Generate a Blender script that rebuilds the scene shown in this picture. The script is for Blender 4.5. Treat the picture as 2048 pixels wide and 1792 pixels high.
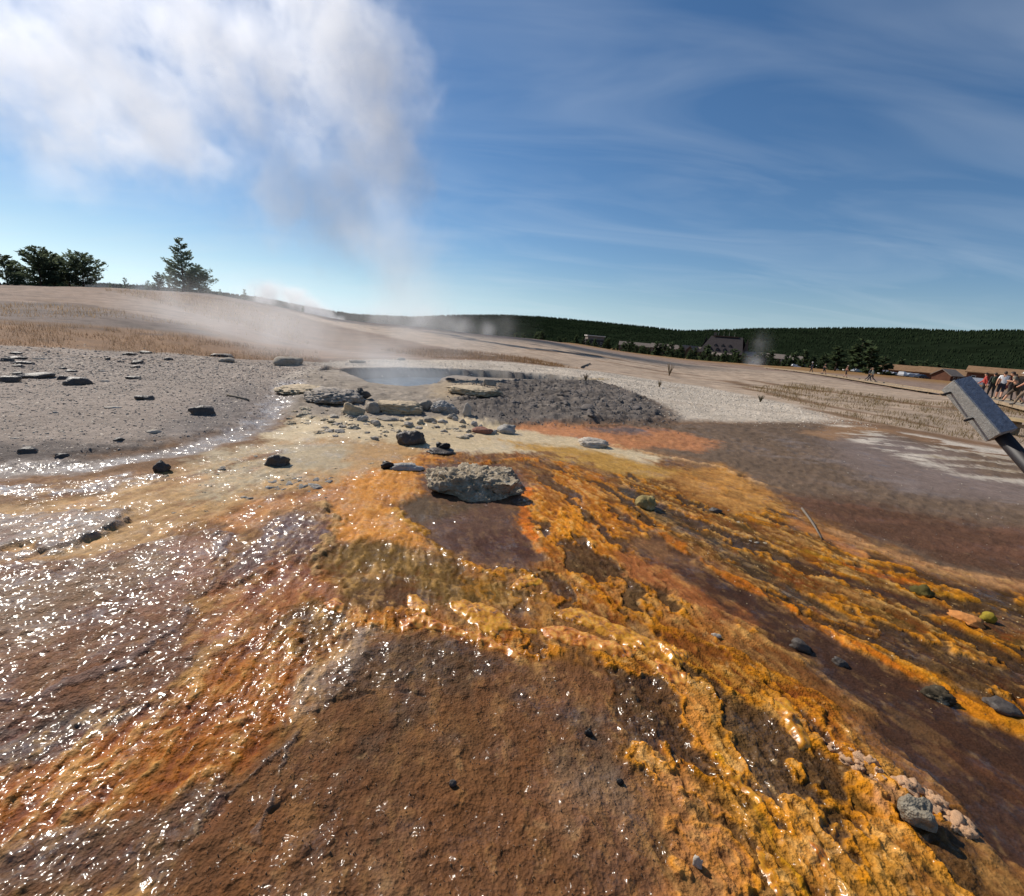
import bpy, bmesh, math, random
import numpy as np
from mathutils import Vector, Matrix, noise as mnoise

for _o in list(bpy.data.objects):
    bpy.data.objects.remove(_o)
random.seed(7)
RNG = np.random.default_rng(11)
SC = bpy.context.scene
COL = SC.collection

# ------------------------------------------------------------------ camera, sky, sun, exposure
CAM_H = 1.6
FPX, IW, IH = 938.0, 2048.0, 1792.0        # focal length in pixels of the 2048 px wide photograph
PITCH, ROLL = math.radians(13.8), math.radians(5.0)
SUN_AZ, SUN_EL = math.radians(-50.0), math.radians(39.0)   # azimuth measured from +Y, negative = left

cam_data = bpy.data.cameras.new('camera')
cam_data.sensor_fit = 'HORIZONTAL'
cam_data.sensor_width = 36.0
cam_data.lens = 36.0 * FPX / IW
cam_data.clip_start = 0.05
cam_data.clip_end = 20000.0
camera = bpy.data.objects.new('camera', cam_data)
COL.objects.link(camera)
CAM_R = Matrix.Rotation(math.pi / 2 - PITCH, 3, 'X') @ Matrix.Rotation(ROLL, 3, 'Z')
camera.matrix_world = Matrix.Translation((0, 0, CAM_H)) @ CAM_R.to_4x4()
SC.camera = camera

world = bpy.data.worlds.new('World')
SC.world = world
world.use_nodes = True
wn, wl = world.node_tree.nodes, world.node_tree.links
wn.clear()
w_out = wn.new('ShaderNodeOutputWorld')
w_bg = wn.new('ShaderNodeBackground')
w_sky = wn.new('ShaderNodeTexSky')
w_sky.sky_type = 'NISHITA'
w_sky.sun_disc = False
w_sky.sun_elevation = SUN_EL
w_sky.sun_rotation = SUN_AZ
w_sky.altitude = 2200.0
w_sky.air_density = 1.15
w_sky.dust_density = 1.0
w_sky.ozone_density = 2.2
w_bg.inputs['Strength'].default_value = 0.09
# thin high cirrus: wind-combed noise on the plane of the cloud layer
w_tc = wn.new('ShaderNodeTexCoord')
w_sep = wn.new('ShaderNodeSeparateXYZ')
wl.new(w_tc.outputs['Generated'], w_sep.inputs[0])
w_zc = wn.new('ShaderNodeMath'); w_zc.operation = 'ADD'; w_zc.inputs[1].default_value = 0.16
wl.new(w_sep.outputs['Z'], w_zc.inputs[0])
w_dx = wn.new('ShaderNodeMath'); w_dx.operation = 'DIVIDE'
w_dy = wn.new('ShaderNodeMath'); w_dy.operation = 'DIVIDE'
wl.new(w_sep.outputs['X'], w_dx.inputs[0]); wl.new(w_zc.outputs[0], w_dx.inputs[1])
wl.new(w_sep.outputs['Y'], w_dy.inputs[0]); wl.new(w_zc.outputs[0], w_dy.inputs[1])
w_cmb = wn.new('ShaderNodeCombineXYZ')
wl.new(w_dx.outputs[0], w_cmb.inputs[0]); wl.new(w_dy.outputs[0], w_cmb.inputs[1])
w_map = wn.new('ShaderNodeMapping')
w_map.inputs['Rotation'].default_value = (0, 0, math.radians(28))
w_map.inputs['Scale'].default_value = (0.7, 2.2, 1)
wl.new(w_cmb.outputs[0], w_map.inputs['Vector'])
w_noi = wn.new('ShaderNodeTexNoise')
w_noi.inputs['Scale'].default_value = 1.15
w_noi.inputs['Detail'].default_value = 4.0
w_noi.inputs['Roughness'].default_value = 0.52
w_noi.inputs['Distortion'].default_value = 1.0
wl.new(w_map.outputs[0], w_noi.inputs['Vector'])
w_rmp = wn.new('ShaderNodeMapRange')
w_rmp.inputs['From Min'].default_value = 0.42
w_rmp.inputs['From Max'].default_value = 0.80
w_rmp.inputs['To Max'].default_value = 0.17
wl.new(w_noi.outputs['Fac'], w_rmp.inputs['Value'])
w_mix = wn.new('ShaderNodeMix'); w_mix.data_type = 'RGBA'
wl.new(w_rmp.outputs[0], w_mix.inputs['Factor'])
w_hs = wn.new('ShaderNodeHueSaturation')
w_hs.inputs['Saturation'].default_value = 1.2
wl.new(w_sky.outputs[0], w_hs.inputs['Color'])
# pale haze low in the air, the same all round the horizon
w_hz = wn.new('ShaderNodeMapRange'); w_hz.interpolation_type = 'SMOOTHSTEP'
w_hz.inputs['From Min'].default_value = 0.16; w_hz.inputs['From Max'].default_value = -0.02
w_hz.inputs['To Max'].default_value = 0.7
wl.new(w_sep.outputs['Z'], w_hz.inputs['Value'])
w_hm = wn.new('ShaderNodeMix'); w_hm.data_type = 'RGBA'
wl.new(w_hz.outputs[0], w_hm.inputs['Factor'])
wl.new(w_hs.outputs[0], w_hm.inputs['A'])
w_hc = wn.new('ShaderNodeMix'); w_hc.data_type = 'RGBA'; w_hc.blend_type = 'MULTIPLY'; w_hc.inputs['Factor'].default_value = 1.0
w_bw = wn.new('ShaderNodeRGBToBW'); wl.new(w_sky.outputs[0], w_bw.inputs[0])
wl.new(w_bw.outputs[0], w_hc.inputs['A']); w_hc.inputs['B'].default_value = (0.66, 0.99, 1.28, 1)
wl.new(w_hc.outputs['Result'], w_hm.inputs['B'])
wl.new(w_hm.outputs['Result'], w_mix.inputs['A'])
w_mix.inputs['B'].default_value = (8.2, 9.0, 9.8, 1)
wl.new(w_mix.outputs['Result'], w_bg.inputs['Color'])
wl.new(w_bg.outputs[0], w_out.inputs['Surface'])

sun_data = bpy.data.lights.new('sun', 'SUN')
sun_data.energy = 4.6
sun_data.angle = math.radians(0.53)
sun_data.color = (1.0, 0.93, 0.83)
sun = bpy.data.objects.new('sun', sun_data)
COL.objects.link(sun)
SUN_DIR = Vector((math.sin(SUN_AZ) * math.cos(SUN_EL), math.cos(SUN_AZ) * math.cos(SUN_EL), math.sin(SUN_EL)))
sun.rotation_euler = SUN_DIR.to_track_quat('Z', 'Y').to_euler()
sun.location = (-20, 20, 30)

SC.view_settings.view_transform = 'Standard'
SC.view_settings.look = 'None'
SC.view_settings.exposure = 0.0
SC.view_settings.gamma = 1.0
SC.view_settings.use_curve_mapping = False
SC.render.engine = 'CYCLES'
SC.cycles.use_denoising = True
SC.cycles.max_bounces = 6
SC.cycles.diffuse_bounces = 2
SC.cycles.glossy_bounces = 2
SC.cycles.transparent_max_bounces = 12
SC.cycles.volume_bounces = 2
SC.cycles.volume_step_rate = 1.0
SC.cycles.volume_max_steps = 160
SC.cycles.sample_clamp_indirect = 4.0

# ------------------------------------------------------------------ small maths
RNP = np.array(CAM_R)


def ray(px, py):
    return RNP @ np.array([(px - IW / 2) / FPX, -(py - IH / 2) / FPX, -1.0])


def lin(r, g, b, k=1.0):
    out = []
    for c in (r, g, b):
        c = c / 255.0
        out.append(k * (c / 12.92 if c <= 0.04045 else ((c + 0.055) / 1.055) ** 2.4))
    return tuple(out)


_PERM = RNG.permutation(256).astype(np.int32)
_PERM = np.concatenate([_PERM, _PERM, _PERM])
_G2 = np.array([(math.cos(2 * math.pi * i / 256), math.sin(2 * math.pi * i / 256)) for i in range(256)])


def pnoise(x, y, seed=0):
    x = np.asarray(x, float) + seed * 37.13
    y = np.asarray(y, float) - seed * 91.7
    xi = np.floor(x).astype(np.int64); yi = np.floor(y).astype(np.int64)
    fx = x - xi; fy = y - yi
    xi &= 255; yi &= 255
    u = fx * fx * fx * (fx * (fx * 6 - 15) + 10)
    v = fy * fy * fy * (fy * (fy * 6 - 15) + 10)

    def g(ix, iy, dx, dy):
        h = _PERM[_PERM[ix & 255] + (iy & 255)]
        gr = _G2[h]
        return gr[..., 0] * dx + gr[..., 1] * dy
    a = g(xi, yi, fx, fy); b = g(xi + 1, yi, fx - 1, fy)
    c = g(xi, yi + 1, fx, fy - 1); d = g(xi + 1, yi + 1, fx - 1, fy - 1)
    return ((a + u * (b - a)) * (1 - v) + (c + u * (d - c)) * v) * 1.5


def fbm(x, y, octv=4, seed=0, gain=0.5):
    s = 0; a = 1.0; t = 0
    for o in range(octv):
        s = s + a * pnoise(x * 2 ** o, y * 2 ** o, seed + o)
        t += a; a *= gain
    return s / t


def ridged(x, y, octv=3, seed=0):
    s = 0; a = 1.0; t = 0
    for o in range(octv):
        s = s + a * (1 - 2 * np.abs(pnoise(x * 2 ** o, y * 2 ** o, seed + o)))
        t += a; a *= 0.5
    return s / t


def sstep(a, b, x):
    t = np.clip((x - a) / (b - a), 0, 1)
    return t * t * (3 - 2 * t)


# ------------------------------------------------------------------ terrain shape
# survey marks: direction in the photograph + distance -> a point of the ground in metres
_CTRL = []
for _az in (-180, -140, -100, -65, -40, -20, 0, 20, 40, 65, 100, 140):
    for _r in (0.6, 2.5, 6.0, 11.0):
        _CTRL.append((_az, _r, 0.0))
for _az in (-180, -140, -110, 80, 110, 140):
    for _r in (30, 120, 400):
        _CTRL.append((_az, _r, 0.0 if _az < 0 else -2.0))


def _survey(px, py, r):
    d = ray(px, py)
    h = math.hypot(d[0], d[1])
    _CTRL.append((math.degrees(math.atan2(d[0], d[1])), r, CAM_H + r * d[2] / h))


for q in ((0, 700, 18.5), (250, 703, 19.5), (500, 708, 20.5), (720, 722, 20.0), (1000, 728, 20.5), (1200, 750, 21.0),
          (0, 650, 25), (200, 645, 27), (415, 660, 28), (0, 600, 50), (200, 598, 52), (415, 620, 52),
          (0, 571, 90), (200, 577, 92), (415, 590, 95), (560, 616, 95), (660, 638, 100), (640, 675, 40),
          (820, 690, 36), (820, 655, 125), (1000, 700, 42), (1000, 676, 135), (1080, 680, 135), (1150, 690, 130),
          (1150, 722, 40), (1280, 712, 115), (1400, 750, 48), (1400, 728, 105), (1600, 767, 45), (1600, 745, 95),
          (1750, 765, 85), (1150, 689, 290), (1300, 711, 250), (1400, 721, 225), (1500, 728, 215), (1600, 738, 200), (1700, 746, 180), (1800, 755, 165), (1900, 769, 140), (2048, 789, 115), (1600, 736, 290), (1700, 744, 275), (1800, 753, 260), (1900, 763, 250), (2048, 778, 230), (1900, 790, 62), (1985, 806, 39.5), (2048, 840, 28), (1800, 850, 16.5), (2048, 900, 16)):
    _survey(*q)
for _az, _r, _z in ((-60, 150, 0.0), (-47, 150, -0.5), (-33, 150, 0.3), (-24, 170, -1.5), (-14, 210, -3), (-3, 230, -5),
                    (55, 120, -4), (65, 40, -0.5),
                    (-60, 400, -4), (-30, 400, -6), (-10, 400, -9), (10, 400, -9.5), (30, 400, -9.5), (50, 400, -9)):
    _CTRL.append((_az, _r, _z))
_CT = np.array(_CTRL)


def _polar(az, r):
    a = np.radians(az)
    lr = np.log(r + 2.5)
    return np.stack([np.sin(a) * lr, np.cos(a) * lr], -1)


_CP = _polar(_CT[:, 0], _CT[:, 1])
_D = np.sqrt(((_CP[:, None] - _CP[None]) ** 2).sum(-1) + 0.04)
_W = np.linalg.solve(_D + 0.001 * np.eye(len(_CT)), _CT[:, 2])


def base_height(x, y):
    shp = np.shape(x)
    x = np.ravel(np.asarray(x, float)); y = np.ravel(np.asarray(y, float))
    r = np.hypot(x, y)
    q = _polar(np.degrees(np.arctan2(x, y)), r)
    out = np.zeros(len(x))
    for i in range(len(_CP)):
        out += _W[i] * np.sqrt((q[:, 0] - _CP[i, 0]) ** 2 + (q[:, 1] - _CP[i, 1]) ** 2 + 0.04)
    out = np.where(r < 7, out * sstep(3, 7, r), out)
    far = sstep(300, 480, r)
    out = out * (1 - far) - 9.5 * far
    return out.reshape(shp)


def G(px, py):
    """point of the ground seen along a direction of the photograph (metres)"""
    d = ray(px, py)
    h = math.hypot(d[0], d[1]); ux, uy, s = d[0] / h, d[1] / h, d[2] / h
    rr = np.concatenate([np.arange(0.4, 30, 0.02), np.geomspace(30, 900, 1500)])
    z = base_height(ux * rr, uy * rr)
    f = CAM_H + s * rr - z
    k = np.argmax(f < 0)
    if f[k] >= 0:
        k = len(rr) - 1
    k = max(k, 1)
    t = f[k - 1] / (f[k - 1] - f[k]) if f[k - 1] != f[k] else 0
    r = rr[k - 1] + t * (rr[k] - rr[k - 1])
    return np.array([ux * r, uy * r, float(base_height(np.array([ux * r]), np.array([uy * r]))[0])])


def GP(pts):
    out = []
    for px, py in pts:                    # outlines that leave the view run on outside it
        if px <= 0:
            px, py = px - 280, py - 24
        elif px >= 2048:
            px, py = px + 280, py + 24
        out.append(G(px, py)[:2])
    return np.array(out)


def at(px, py, r):
    """point at horizontal distance r along a direction of the photograph"""
    d = ray(px, py)
    h = math.hypot(d[0], d[1])
    return Vector((d[0] / h * r, d[1] / h * r, CAM_H + d[2] / h * r))


def poly_sdf(x, y, P):
    """signed distance, negative inside"""
    d2 = np.full(x.shape, 1e18)
    ins = np.zeros(x.shape, bool)
    n = len(P)
    for i in range(n):
        ax, ay = P[i]; bx, by = P[(i + 1) % n]
        ex, ey = bx - ax, by - ay
        wx, wy = x - ax, y - ay
        t = np.clip((wx * ex + wy * ey) / (ex * ex + ey * ey + 1e-12), 0, 1)
        d2 = np.minimum(d2, (wx - ex * t) ** 2 + (wy - ey * t) ** 2)
        if ay != by:
            c = ((ay > y) != (by > y)) & (x < (bx - ax) * (y - ay) / (by - ay) + ax)
            ins ^= c
    d = np.sqrt(d2)
    return np.where(ins, -d, d)


def line_dist(x, y, P, W=None):
    """distance to a polyline, with the interpolated half width and the side (+ left)"""
    d2 = np.full(x.shape, 1e18); wid = np.ones(x.shape); side = np.zeros(x.shape)
    for i in range(len(P) - 1):
        ax, ay = P[i]; bx, by = P[i + 1]
        ex, ey = bx - ax, by - ay
        wx, wy = x - ax, y - ay
        t = np.clip((wx * ex + wy * ey) / (ex * ex + ey * ey + 1e-12), 0, 1)
        q = (wx - ex * t) ** 2 + (wy - ey * t) ** 2
        m = q < d2
        d2 = np.where(m, q, d2)
        if W is not None:
            wid = np.where(m, W[i] + (W[i + 1] - W[i]) * t, wid)
        side = np.where(m, ex * wy - ey * wx, side)
    return np.sqrt(d2), wid, np.sign(side)

# ------------------------------------------------------------------ materials helpers
def new_mat(name):
    m = bpy.data.materials.new(name)
    m.use_nodes = True
    nt = m.node_tree
    return m, nt, nt.nodes['Principled BSDF']


def simple_mat(name, color, rough=0.8, var=0.25, scale=20.0, bump=0.0, metallic=0.0, bscale=None, spec=0.5):
    m, nt, b = new_mat(name)
    n, l = nt.nodes, nt.links
    tc = n.new('ShaderNodeTexCoord')
    no = n.new('ShaderNodeTexNoise')
    no.inputs['Scale'].default_value = scale
    no.inputs['Detail'].default_value = 4
    l.new(tc.outputs['Object'], no.inputs['Vector'])
    rp = n.new('ShaderNodeMapRange')
    rp.inputs['From Min'].default_value = 0.25
    rp.inputs['From Max'].default_value = 0.75
    rp.inputs['To Min'].default_value = 1 - var
    rp.inputs['To Max'].default_value = 1 + var
    l.new(no.outputs['Fac'], rp.inputs['Value'])
    mx = n.new('ShaderNodeVectorMath'); mx.operation = 'SCALE'
    mx.inputs[0].default_value = color[:3]
    l.new(rp.outputs[0], mx.inputs['Scale'])
    l.new(mx.outputs[0], b.inputs['Base Color'])
    b.inputs['Roughness'].default_value = rough
    b.inputs['Metallic'].default_value = metallic
    b.inputs['Specular IOR Level'].default_value = spec
    if bump:
        n2 = n.new('ShaderNodeTexNoise')
        n2.inputs['Scale'].default_value = bscale or scale * 3
        n2.inputs['Detail'].default_value = 5
        l.new(tc.outputs['Object'], n2.inputs['Vector'])
        bp = n.new('ShaderNodeBump')
        bp.inputs['Strength'].default_value = bump
        bp.inputs['Distance'].default_value = 0.02
        l.new(n2.outputs['Fac'], bp.inputs['Height'])
        l.new(bp.outputs[0], b.inputs['Normal'])
    return m


def mesh_from(name, verts, faces, mat=None, smooth=False):
    me = bpy.data.meshes.new(name)
    verts = np.asarray(verts, np.float32)
    if isinstance(faces, np.ndarray):
        k = faces.shape[1]
        me.vertices.add(len(verts)); me.vertices.foreach_set('co', verts.ravel())
        me.loops.add(faces.size); me.loops.foreach_set('vertex_index', faces.ravel().astype(np.int32))
        me.polygons.add(len(faces))
        me.polygons.foreach_set('loop_start', np.arange(0, faces.size, k, dtype=np.int32))
        me.update(calc_edges=True)
    else:
        me.from_pydata([tuple(v) for v in verts], [], faces)
        me.update()
    if smooth:
        me.polygons.foreach_set('use_smooth', np.ones(len(me.polygons), bool))
    if mat:
        me.materials.append(mat)
    return me


def link(name, data, parent=None, label=None, cat=None, group=None, kind=None, loc=None):
    o = bpy.data.objects.new(name, data)
    COL.objects.link(o)
    if parent:
        o.parent = parent
    if loc is not None:
        o.location = loc
    if label:
        o['label'] = label
    if cat:
        o['category'] = cat
    if group:
        o['group'] = group
    if kind:
        o['kind'] = kind
    return o


# ------------------------------------------------------------------ the ground sheet
azs = np.concatenate([np.arange(-62, 62.01, 0.16), np.arange(64, 298, 3.0)])
rows = [0.35]
while rows[-1] < 900:
    r = rows[-1]
    dr = 0.0016 * (r * r + 2.56) / 1.6
    if r < 0.8:
        dr = 0.03
    elif r < 18:
        dr = min(dr, 0.075)
    dr = min(dr, r * 0.022 + 0.02)
    rows.append(r + dr)
rows = np.array(rows)
NA, NR = len(azs), len(rows)
A_, R_ = np.meshgrid(np.radians(azs), rows, indexing='ij')
GX = (np.sin(A_) * R_).ravel(); GY = (np.cos(A_) * R_).ravel(); GR = R_.ravel()
GZ = base_height(GX, GY)
NV = len(GX)

tfar = sstep(7, 22, GR)
near_n1 = fbm(GX / 0.42, GY / 0.42, 5, 3, 0.6); near_n2 = fbm(GX / 0.42, GY / 0.42, 5, 4, 0.6)
far_n1 = fbm(GX / 5.0, GY / 5.0, 4, 5, 0.6); far_n2 = fbm(GX / 5.0, GY / 5.0, 4, 6, 0.6)
WX = GX + (1 - tfar) * 0.10 * near_n1 + tfar * 0.9 * far_n1
WY = GY + (1 - tfar) * 0.10 * near_n2 + tfar * 0.9 * far_n2

SX, SY = -1.6, 10.5                                   # where the run-off leaves the pool
th = np.arctan2(GX - SX, SY - GY); rd = np.hypot(GX - SX, GY - SY)
flow = fbm(th * 42 + 0.6 * near_n1, rd * 2.2 + near_n2, 4, 41, 0.6)
flow2 = fbm(th * 120 + 1.2 * near_n2, rd * 5.5 + near_n1, 3, 47, 0.6)
FR = [fbm(GX / w_, GY / w_, 4, 101 + i_, 0.65) for i_, w_ in enumerate((0.22, 0.34, 0.5))]
fray_i = [0]


def fray(idx):
    fray_i[0] += 1
    k_ = fray_i[0]
    sg = 1 if k_ % 2 else -1
    nr = 1 - tfar[idx]
    return nr * (sg * 0.13 * FR[k_ % 3][idx] + 0.08 * flow[idx] - sg * 0.06 * flow2[idx]) * np.clip(GR[idx] / 2.6, 0.55, 2.2) + (1 - nr) * sg * 0.6 * far_n2[idx]


colr = np.zeros((NV, 3)) + np.array(lin(140, 118, 102))
wet = np.zeros(NV)           # 0 dry .. 1 standing water film
rel = np.zeros(NV)           # relief offset in metres
bmp = np.full(NV, 0.5)       # amount of fine roughness
mat_ = np.zeros(NV)          # amount of bacterial-mat mottling


def apply(w, idx, color=None, wetv=None, h=None, b=None, m=None):
    if color is not None:
        c = np.array(lin(*color))
        colr[idx] = colr[idx] * (1 - w[:, None]) + c * w[:, None]
    if wetv is not None:
        wet[idx] = wet[idx] * (1 - w) + wetv * w
    if b is not None:
        bmp[idx] = bmp[idx] * (1 - w) + b * w
    if m is not None:
        mat_[idx] = mat_[idx] * (1 - w) + m * w
    if h is not None:
        rel[idx] += h * w


def near_box(P, pad):
    lo = P.min(0) - pad; hi = P.max(0) + pad
    return np.nonzero((WX > lo[0]) & (WX < hi[0]) & (WY > lo[1]) & (WY < hi[1]))[0]


def poly(pts, color, soft=6, op=1.0, patch=None, **kw):
    P = GP(pts)
    rm = np.hypot(P[:, 0], P[:, 1]).max()
    idx = near_box(P, 3 * soft * rm / FPX + 0.05)
    if not len(idx):
        return
    d = poly_sdf(WX[idx], WY[idx], P) + fray(idx)
    s = (soft * 1.7 + 6) * GR[idx] / FPX
    w = op * sstep(1, -1, d / s)
    if patch is not None:              # torn into patches drawn out along the ground
        w = w * sstep(patch, patch + 0.22, np.where(GR[idx] < 5, 0.7 * FR[2][idx] + 0.5 * fbm(GX[idx] / 0.8, GY[idx] / 0.8, 3, 112), fbm(GX[idx] / 1.5 + far_n1[idx], GY[idx] / 0.5 + far_n2[idx], 5, 111, 0.62)))
    k = w > 0.001
    apply(w[k], idx[k], color, **kw)


def stroke(pts, width, color, soft=None, op=1.0, side=0, breaks=0.0, **kw):
    """band of a given half width (pixels at its distance) along a line; breaks > 0 makes it patchy"""
    P = GP(pts)
    if np.isscalar(width):
        width = [width] * len(pts)
    width = np.interp(np.linspace(0, 1, len(pts)), np.linspace(0, 1, len(width)), width)
    Wm = np.array(width) * np.hypot(P[:, 0], P[:, 1]) / FPX
    idx = near_box(P, Wm.max() * 2.5 + 0.05)
    if not len(idx):
        return
    d, wd, sd = line_dist(WX[idx], WY[idx], P, Wm)
    d = np.maximum(d + 0.5 * fray(idx), 0)
    w = op * sstep(1.6, 0.4, d / wd)
    if side:
        w = w * (sd == side)
    if breaks:
        nn = fbm(GX[idx] / 0.25, GY[idx] / 0.25, 3, 21)
        w = w * sstep(breaks - 0.45, breaks - 0.15, nn + 0.0)
    k = w > 0.001
    apply(w[k], idx[k], color, **kw)


# ---- distant plain and slopes
poly([(560, 616), (660, 640), (820, 657), (1000, 677), (1150, 692), (1400, 730), (1600, 747), (1900, 793), (2048, 815), (2048, 905), (1850, 885), (1700, 848), (1550, 805), (1400, 772), (1200, 744), (1000, 724), (760, 700)], (168, 147, 126), 4, b=0.5)
poly([(0, 571), (0, 600), (150, 610), (330, 640), (450, 668), (620, 705), (740, 716), (1000, 722), (1150, 738), (1010, 716), (860, 690), (740, 664), (600, 632), (415, 592), (200, 577)], (122, 94, 70), 5, b=0.8)
poly([(0, 605), (0, 645), (180, 650), (330, 660), (420, 672), (360, 645), (220, 620), (100, 605)], (116, 101, 92), 6, b=0.8)
poly([(0, 655), (0, 702), (250, 705), (450, 718), (620, 720), (700, 716), (640, 700), (470, 680), (300, 662), (120, 652)], (140, 108, 80), 6, b=0.8)
for q in ([(1000, 716), (1080, 722), (1160, 736)], [(1060, 700), (1200, 712), (1330, 735)], [(1300, 745), (1450, 762), (1600, 790)],
          [(1500, 760), (1650, 785), (1900, 818), (2048, 835)], [(1480, 775), (1650, 812), (1850, 852)], [(1200, 722), (1320, 742), (1400, 752)],
          [(1560, 770), (1700, 790), (1850, 812)], [(1600, 815), (1720, 838), (1830, 862)]):
    stroke(q, [10, 16, 10], (112, 84, 56), op=0.8)
for q in ([(0, 622), (120, 628), (260, 645), (400, 662)], [(0, 652), (150, 655), (330, 668)], [(60, 600), (180, 612), (330, 640)], [(0, 632), (160, 640)]):
    stroke(q, 7, (88, 72, 64), op=0.7)
# pale sinter gravel round the pool and left gravel flat
poly([(0, 940), (0, 702), (250, 706), (450, 718), (620, 722), (650, 735), (640, 745), (600, 760), (545, 800), (500, 850), (400, 872), (280, 895), (140, 920), (60, 932)], (152, 138, 126), 5, b=0.9, h=0.03)
poly([(300, 880), (420, 800), (500, 770), (530, 800), (500, 845), (400, 872)], (104, 98, 96), 20, op=0.7)
poly([(0, 900), (200, 895), (330, 880), (200, 912), (60, 935), (0, 945)], (88, 80, 76), 10, op=0.8)
poly([(620, 728), (760, 720), (900, 721), (1000, 724), (1200, 744), (1400, 772), (1550, 803), (1700, 848), (1640, 850), (1560, 846), (1350, 842), (1330, 820), (1215, 768), (1100, 750), (1000, 742), (900, 738), (760, 735), (640, 742)], (192, 178, 160), 14, b=1.0, h=0.02)
poly([(560, 765), (610, 745), (680, 748), (700, 765), (640, 800), (590, 810), (560, 800)], (178, 165, 150), 5, b=0.6, h=0.03)
# ashen broken lip between pool and apron
poly([(540, 800), (600, 760), (640, 746), (700, 738), (800, 736), (1000, 743), (1205, 762), (1205, 775), (1000, 775), (1010, 850), (900, 856), (700, 852), (570, 832)], (158, 145, 130), 6, b=1.45, h=0.03, wetv=0.1)
# dark cinder-grey bank right of the pool
poly([(900, 762), (1000, 766), (1190, 766), (1225, 775), (1290, 805), (1350, 838), (1290, 850), (1000, 852), (930, 842), (905, 810)], (112, 103, 95), 16, b=1.9, h=0.05, wetv=0.1)
poly([(870, 775), (905, 758), (985, 764), (1000, 785), (960, 800), (900, 806), (870, 800)], (160, 142, 118), 5, b=1.0, h=0.05)
for q in ([(1020, 786), (1080, 790), (1130, 796)], [(1160, 806), (1230, 810), (1290, 815)], [(1180, 826), (1220, 830), (1262, 834)], [(1060, 772), (1120, 776), (1190, 778)], [(930, 812), (990, 806), (1040, 800)], [(1230, 840), (1330, 838)]):
    stroke(q, [4, 6, 4], (52, 47, 44), op=0.85, h=-0.05)
poly([(1000, 780), (1200, 776), (1300, 815), (1280, 845), (1050, 848)], (142, 131, 120), 10, op=0.55, patch=0.02)
# dark damp flat on the right
poly([(1180, 862), (1240, 848), (1560, 846), (1700, 850), (1850, 884), (2048, 950), (2048, 1200), (1900, 1140), (1700, 1068), (1590, 1020), (1540, 985), (1450, 935), (1330, 905)], (110, 91, 74), 10, wetv=0.3, b=1.2)
poly([(1480, 985), (1700, 1000), (1900, 1040), (2048, 1080), (2048, 1190), (1900, 1130), (1720, 1070), (1600, 1030)], (92, 65, 48), 25, wetv=0.28)
poly([(1640, 880), (1760, 868), (1900, 905), (1960, 950), (2048, 985), (2048, 1010), (1930, 1000), (1800, 985), (1690, 930)], (122, 106, 97), 24, wetv=0.36, b=0.6)
poly([(1590, 865), (1680, 852), (1800, 862), (1740, 872), (1660, 880)], (140, 108, 78), 5, b=0.6)
poly([(1660, 848), (1800, 862), (1960, 892), (2048, 912), (2048, 975), (1960, 962), (1860, 935), (1770, 905), (1690, 875)], (200, 188, 172), 10, op=0.9, patch=-0.02, wetv=0.05, b=0.8)
poly([(1820, 890), (1960, 905), (2048, 930), (2048, 960), (1930, 950)], (126, 104, 72), 10, op=0.7, patch=0.08)
poly([(1450, 880), (1650, 870), (1900, 950), (2048, 1010), (2048, 1060), (1800, 1010), (1600, 950)], (128, 116, 110), 20, op=0.5, patch=0.05)
poly([(1500, 960), (1700, 985), (2048, 1060), (2048, 1180), (1850, 1110), (1620, 1030)], (112, 78, 60), 20, op=0.5, patch=0.05)
# salmon tongue beneath the dark bank
poly([(1000, 862), (1060, 850), (1200, 853), (1340, 862), (1430, 885), (1400, 905), (1320, 895), (1240, 900), (1150, 880), (1060, 872)], (176, 120, 82), 9, wetv=0.35, m=0.2)
poly([(1180, 856), (1260, 856), (1320, 862), (1270, 870), (1200, 866)], (104, 88, 82), 8, wetv=0.5)

# ---- run-off apron: cream water sheet, tan, orange
poly([(0, 1000), (300, 940), (560, 880), (1000, 870), (1330, 915), (1540, 985), (1640, 1040), (1900, 1145), (2048, 1200), (2600, 1500), (2600, 2100), (-600, 2100), (-600, 1200)], (118, 80, 44), 10, wetv=0.5, m=0.5, b=0.8)
poly([(530, 870), (600, 835), (760, 842), (900, 838), (1000, 852), (1080, 866), (1180, 882), (1330, 915), (1290, 935), (1150, 915), (1050, 905), (950, 905), (860, 898), (800, 930), (700, 950), (600, 935), (540, 900)], (196, 176, 142), 8, wetv=0.5, b=0.35, m=0.1)
poly([(0, 1050), (120, 1005), (300, 950), (470, 895), (620, 878), (760, 880), (860, 900), (790, 940), (710, 965), (560, 985), (500, 1005), (430, 1032), (330, 1072), (180, 1115), (0, 1175)], (172, 136, 92), 10, wetv=0.52, b=0.3, h=-0.012)
poly([(400, 905), (560, 885), (700, 885), (700, 930), (560, 960), (430, 1000), (380, 990)], (172, 154, 124), 14, wetv=0.55, b=0.25)
stroke([(585, 770), (545, 815), (500, 860), (360, 902), (160, 932), (0, 975)], [30, 30, 32, 30, 32, 40], (122, 108, 100), wetv=0.72, b=0.8, h=-0.02)
poly([(1000, 880), (1160, 895), (1300, 930), (1420, 945), (1530, 985), (1480, 1000), (1330, 975), (1220, 945), (1100, 915)], (172, 132, 68), 10, wetv=0.45, m=0.3)
poly([(690, 955), (800, 925), (850, 905), (900, 915), (850, 935), (838, 960), (845, 1000), (800, 1010), (820, 1045), (880, 1105), (800, 1092), (740, 1085), (670, 1085), (640, 1010), (600, 1000)], (196, 130, 58), 10, wetv=0.55, m=0.5, b=0.4)
poly([(500, 1000), (620, 985), (700, 960), (700, 1010), (660, 1020), (560, 1040), (480, 1060), (430, 1040)], (178, 118, 60), 12, wetv=0.7, m=0.4)
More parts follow.
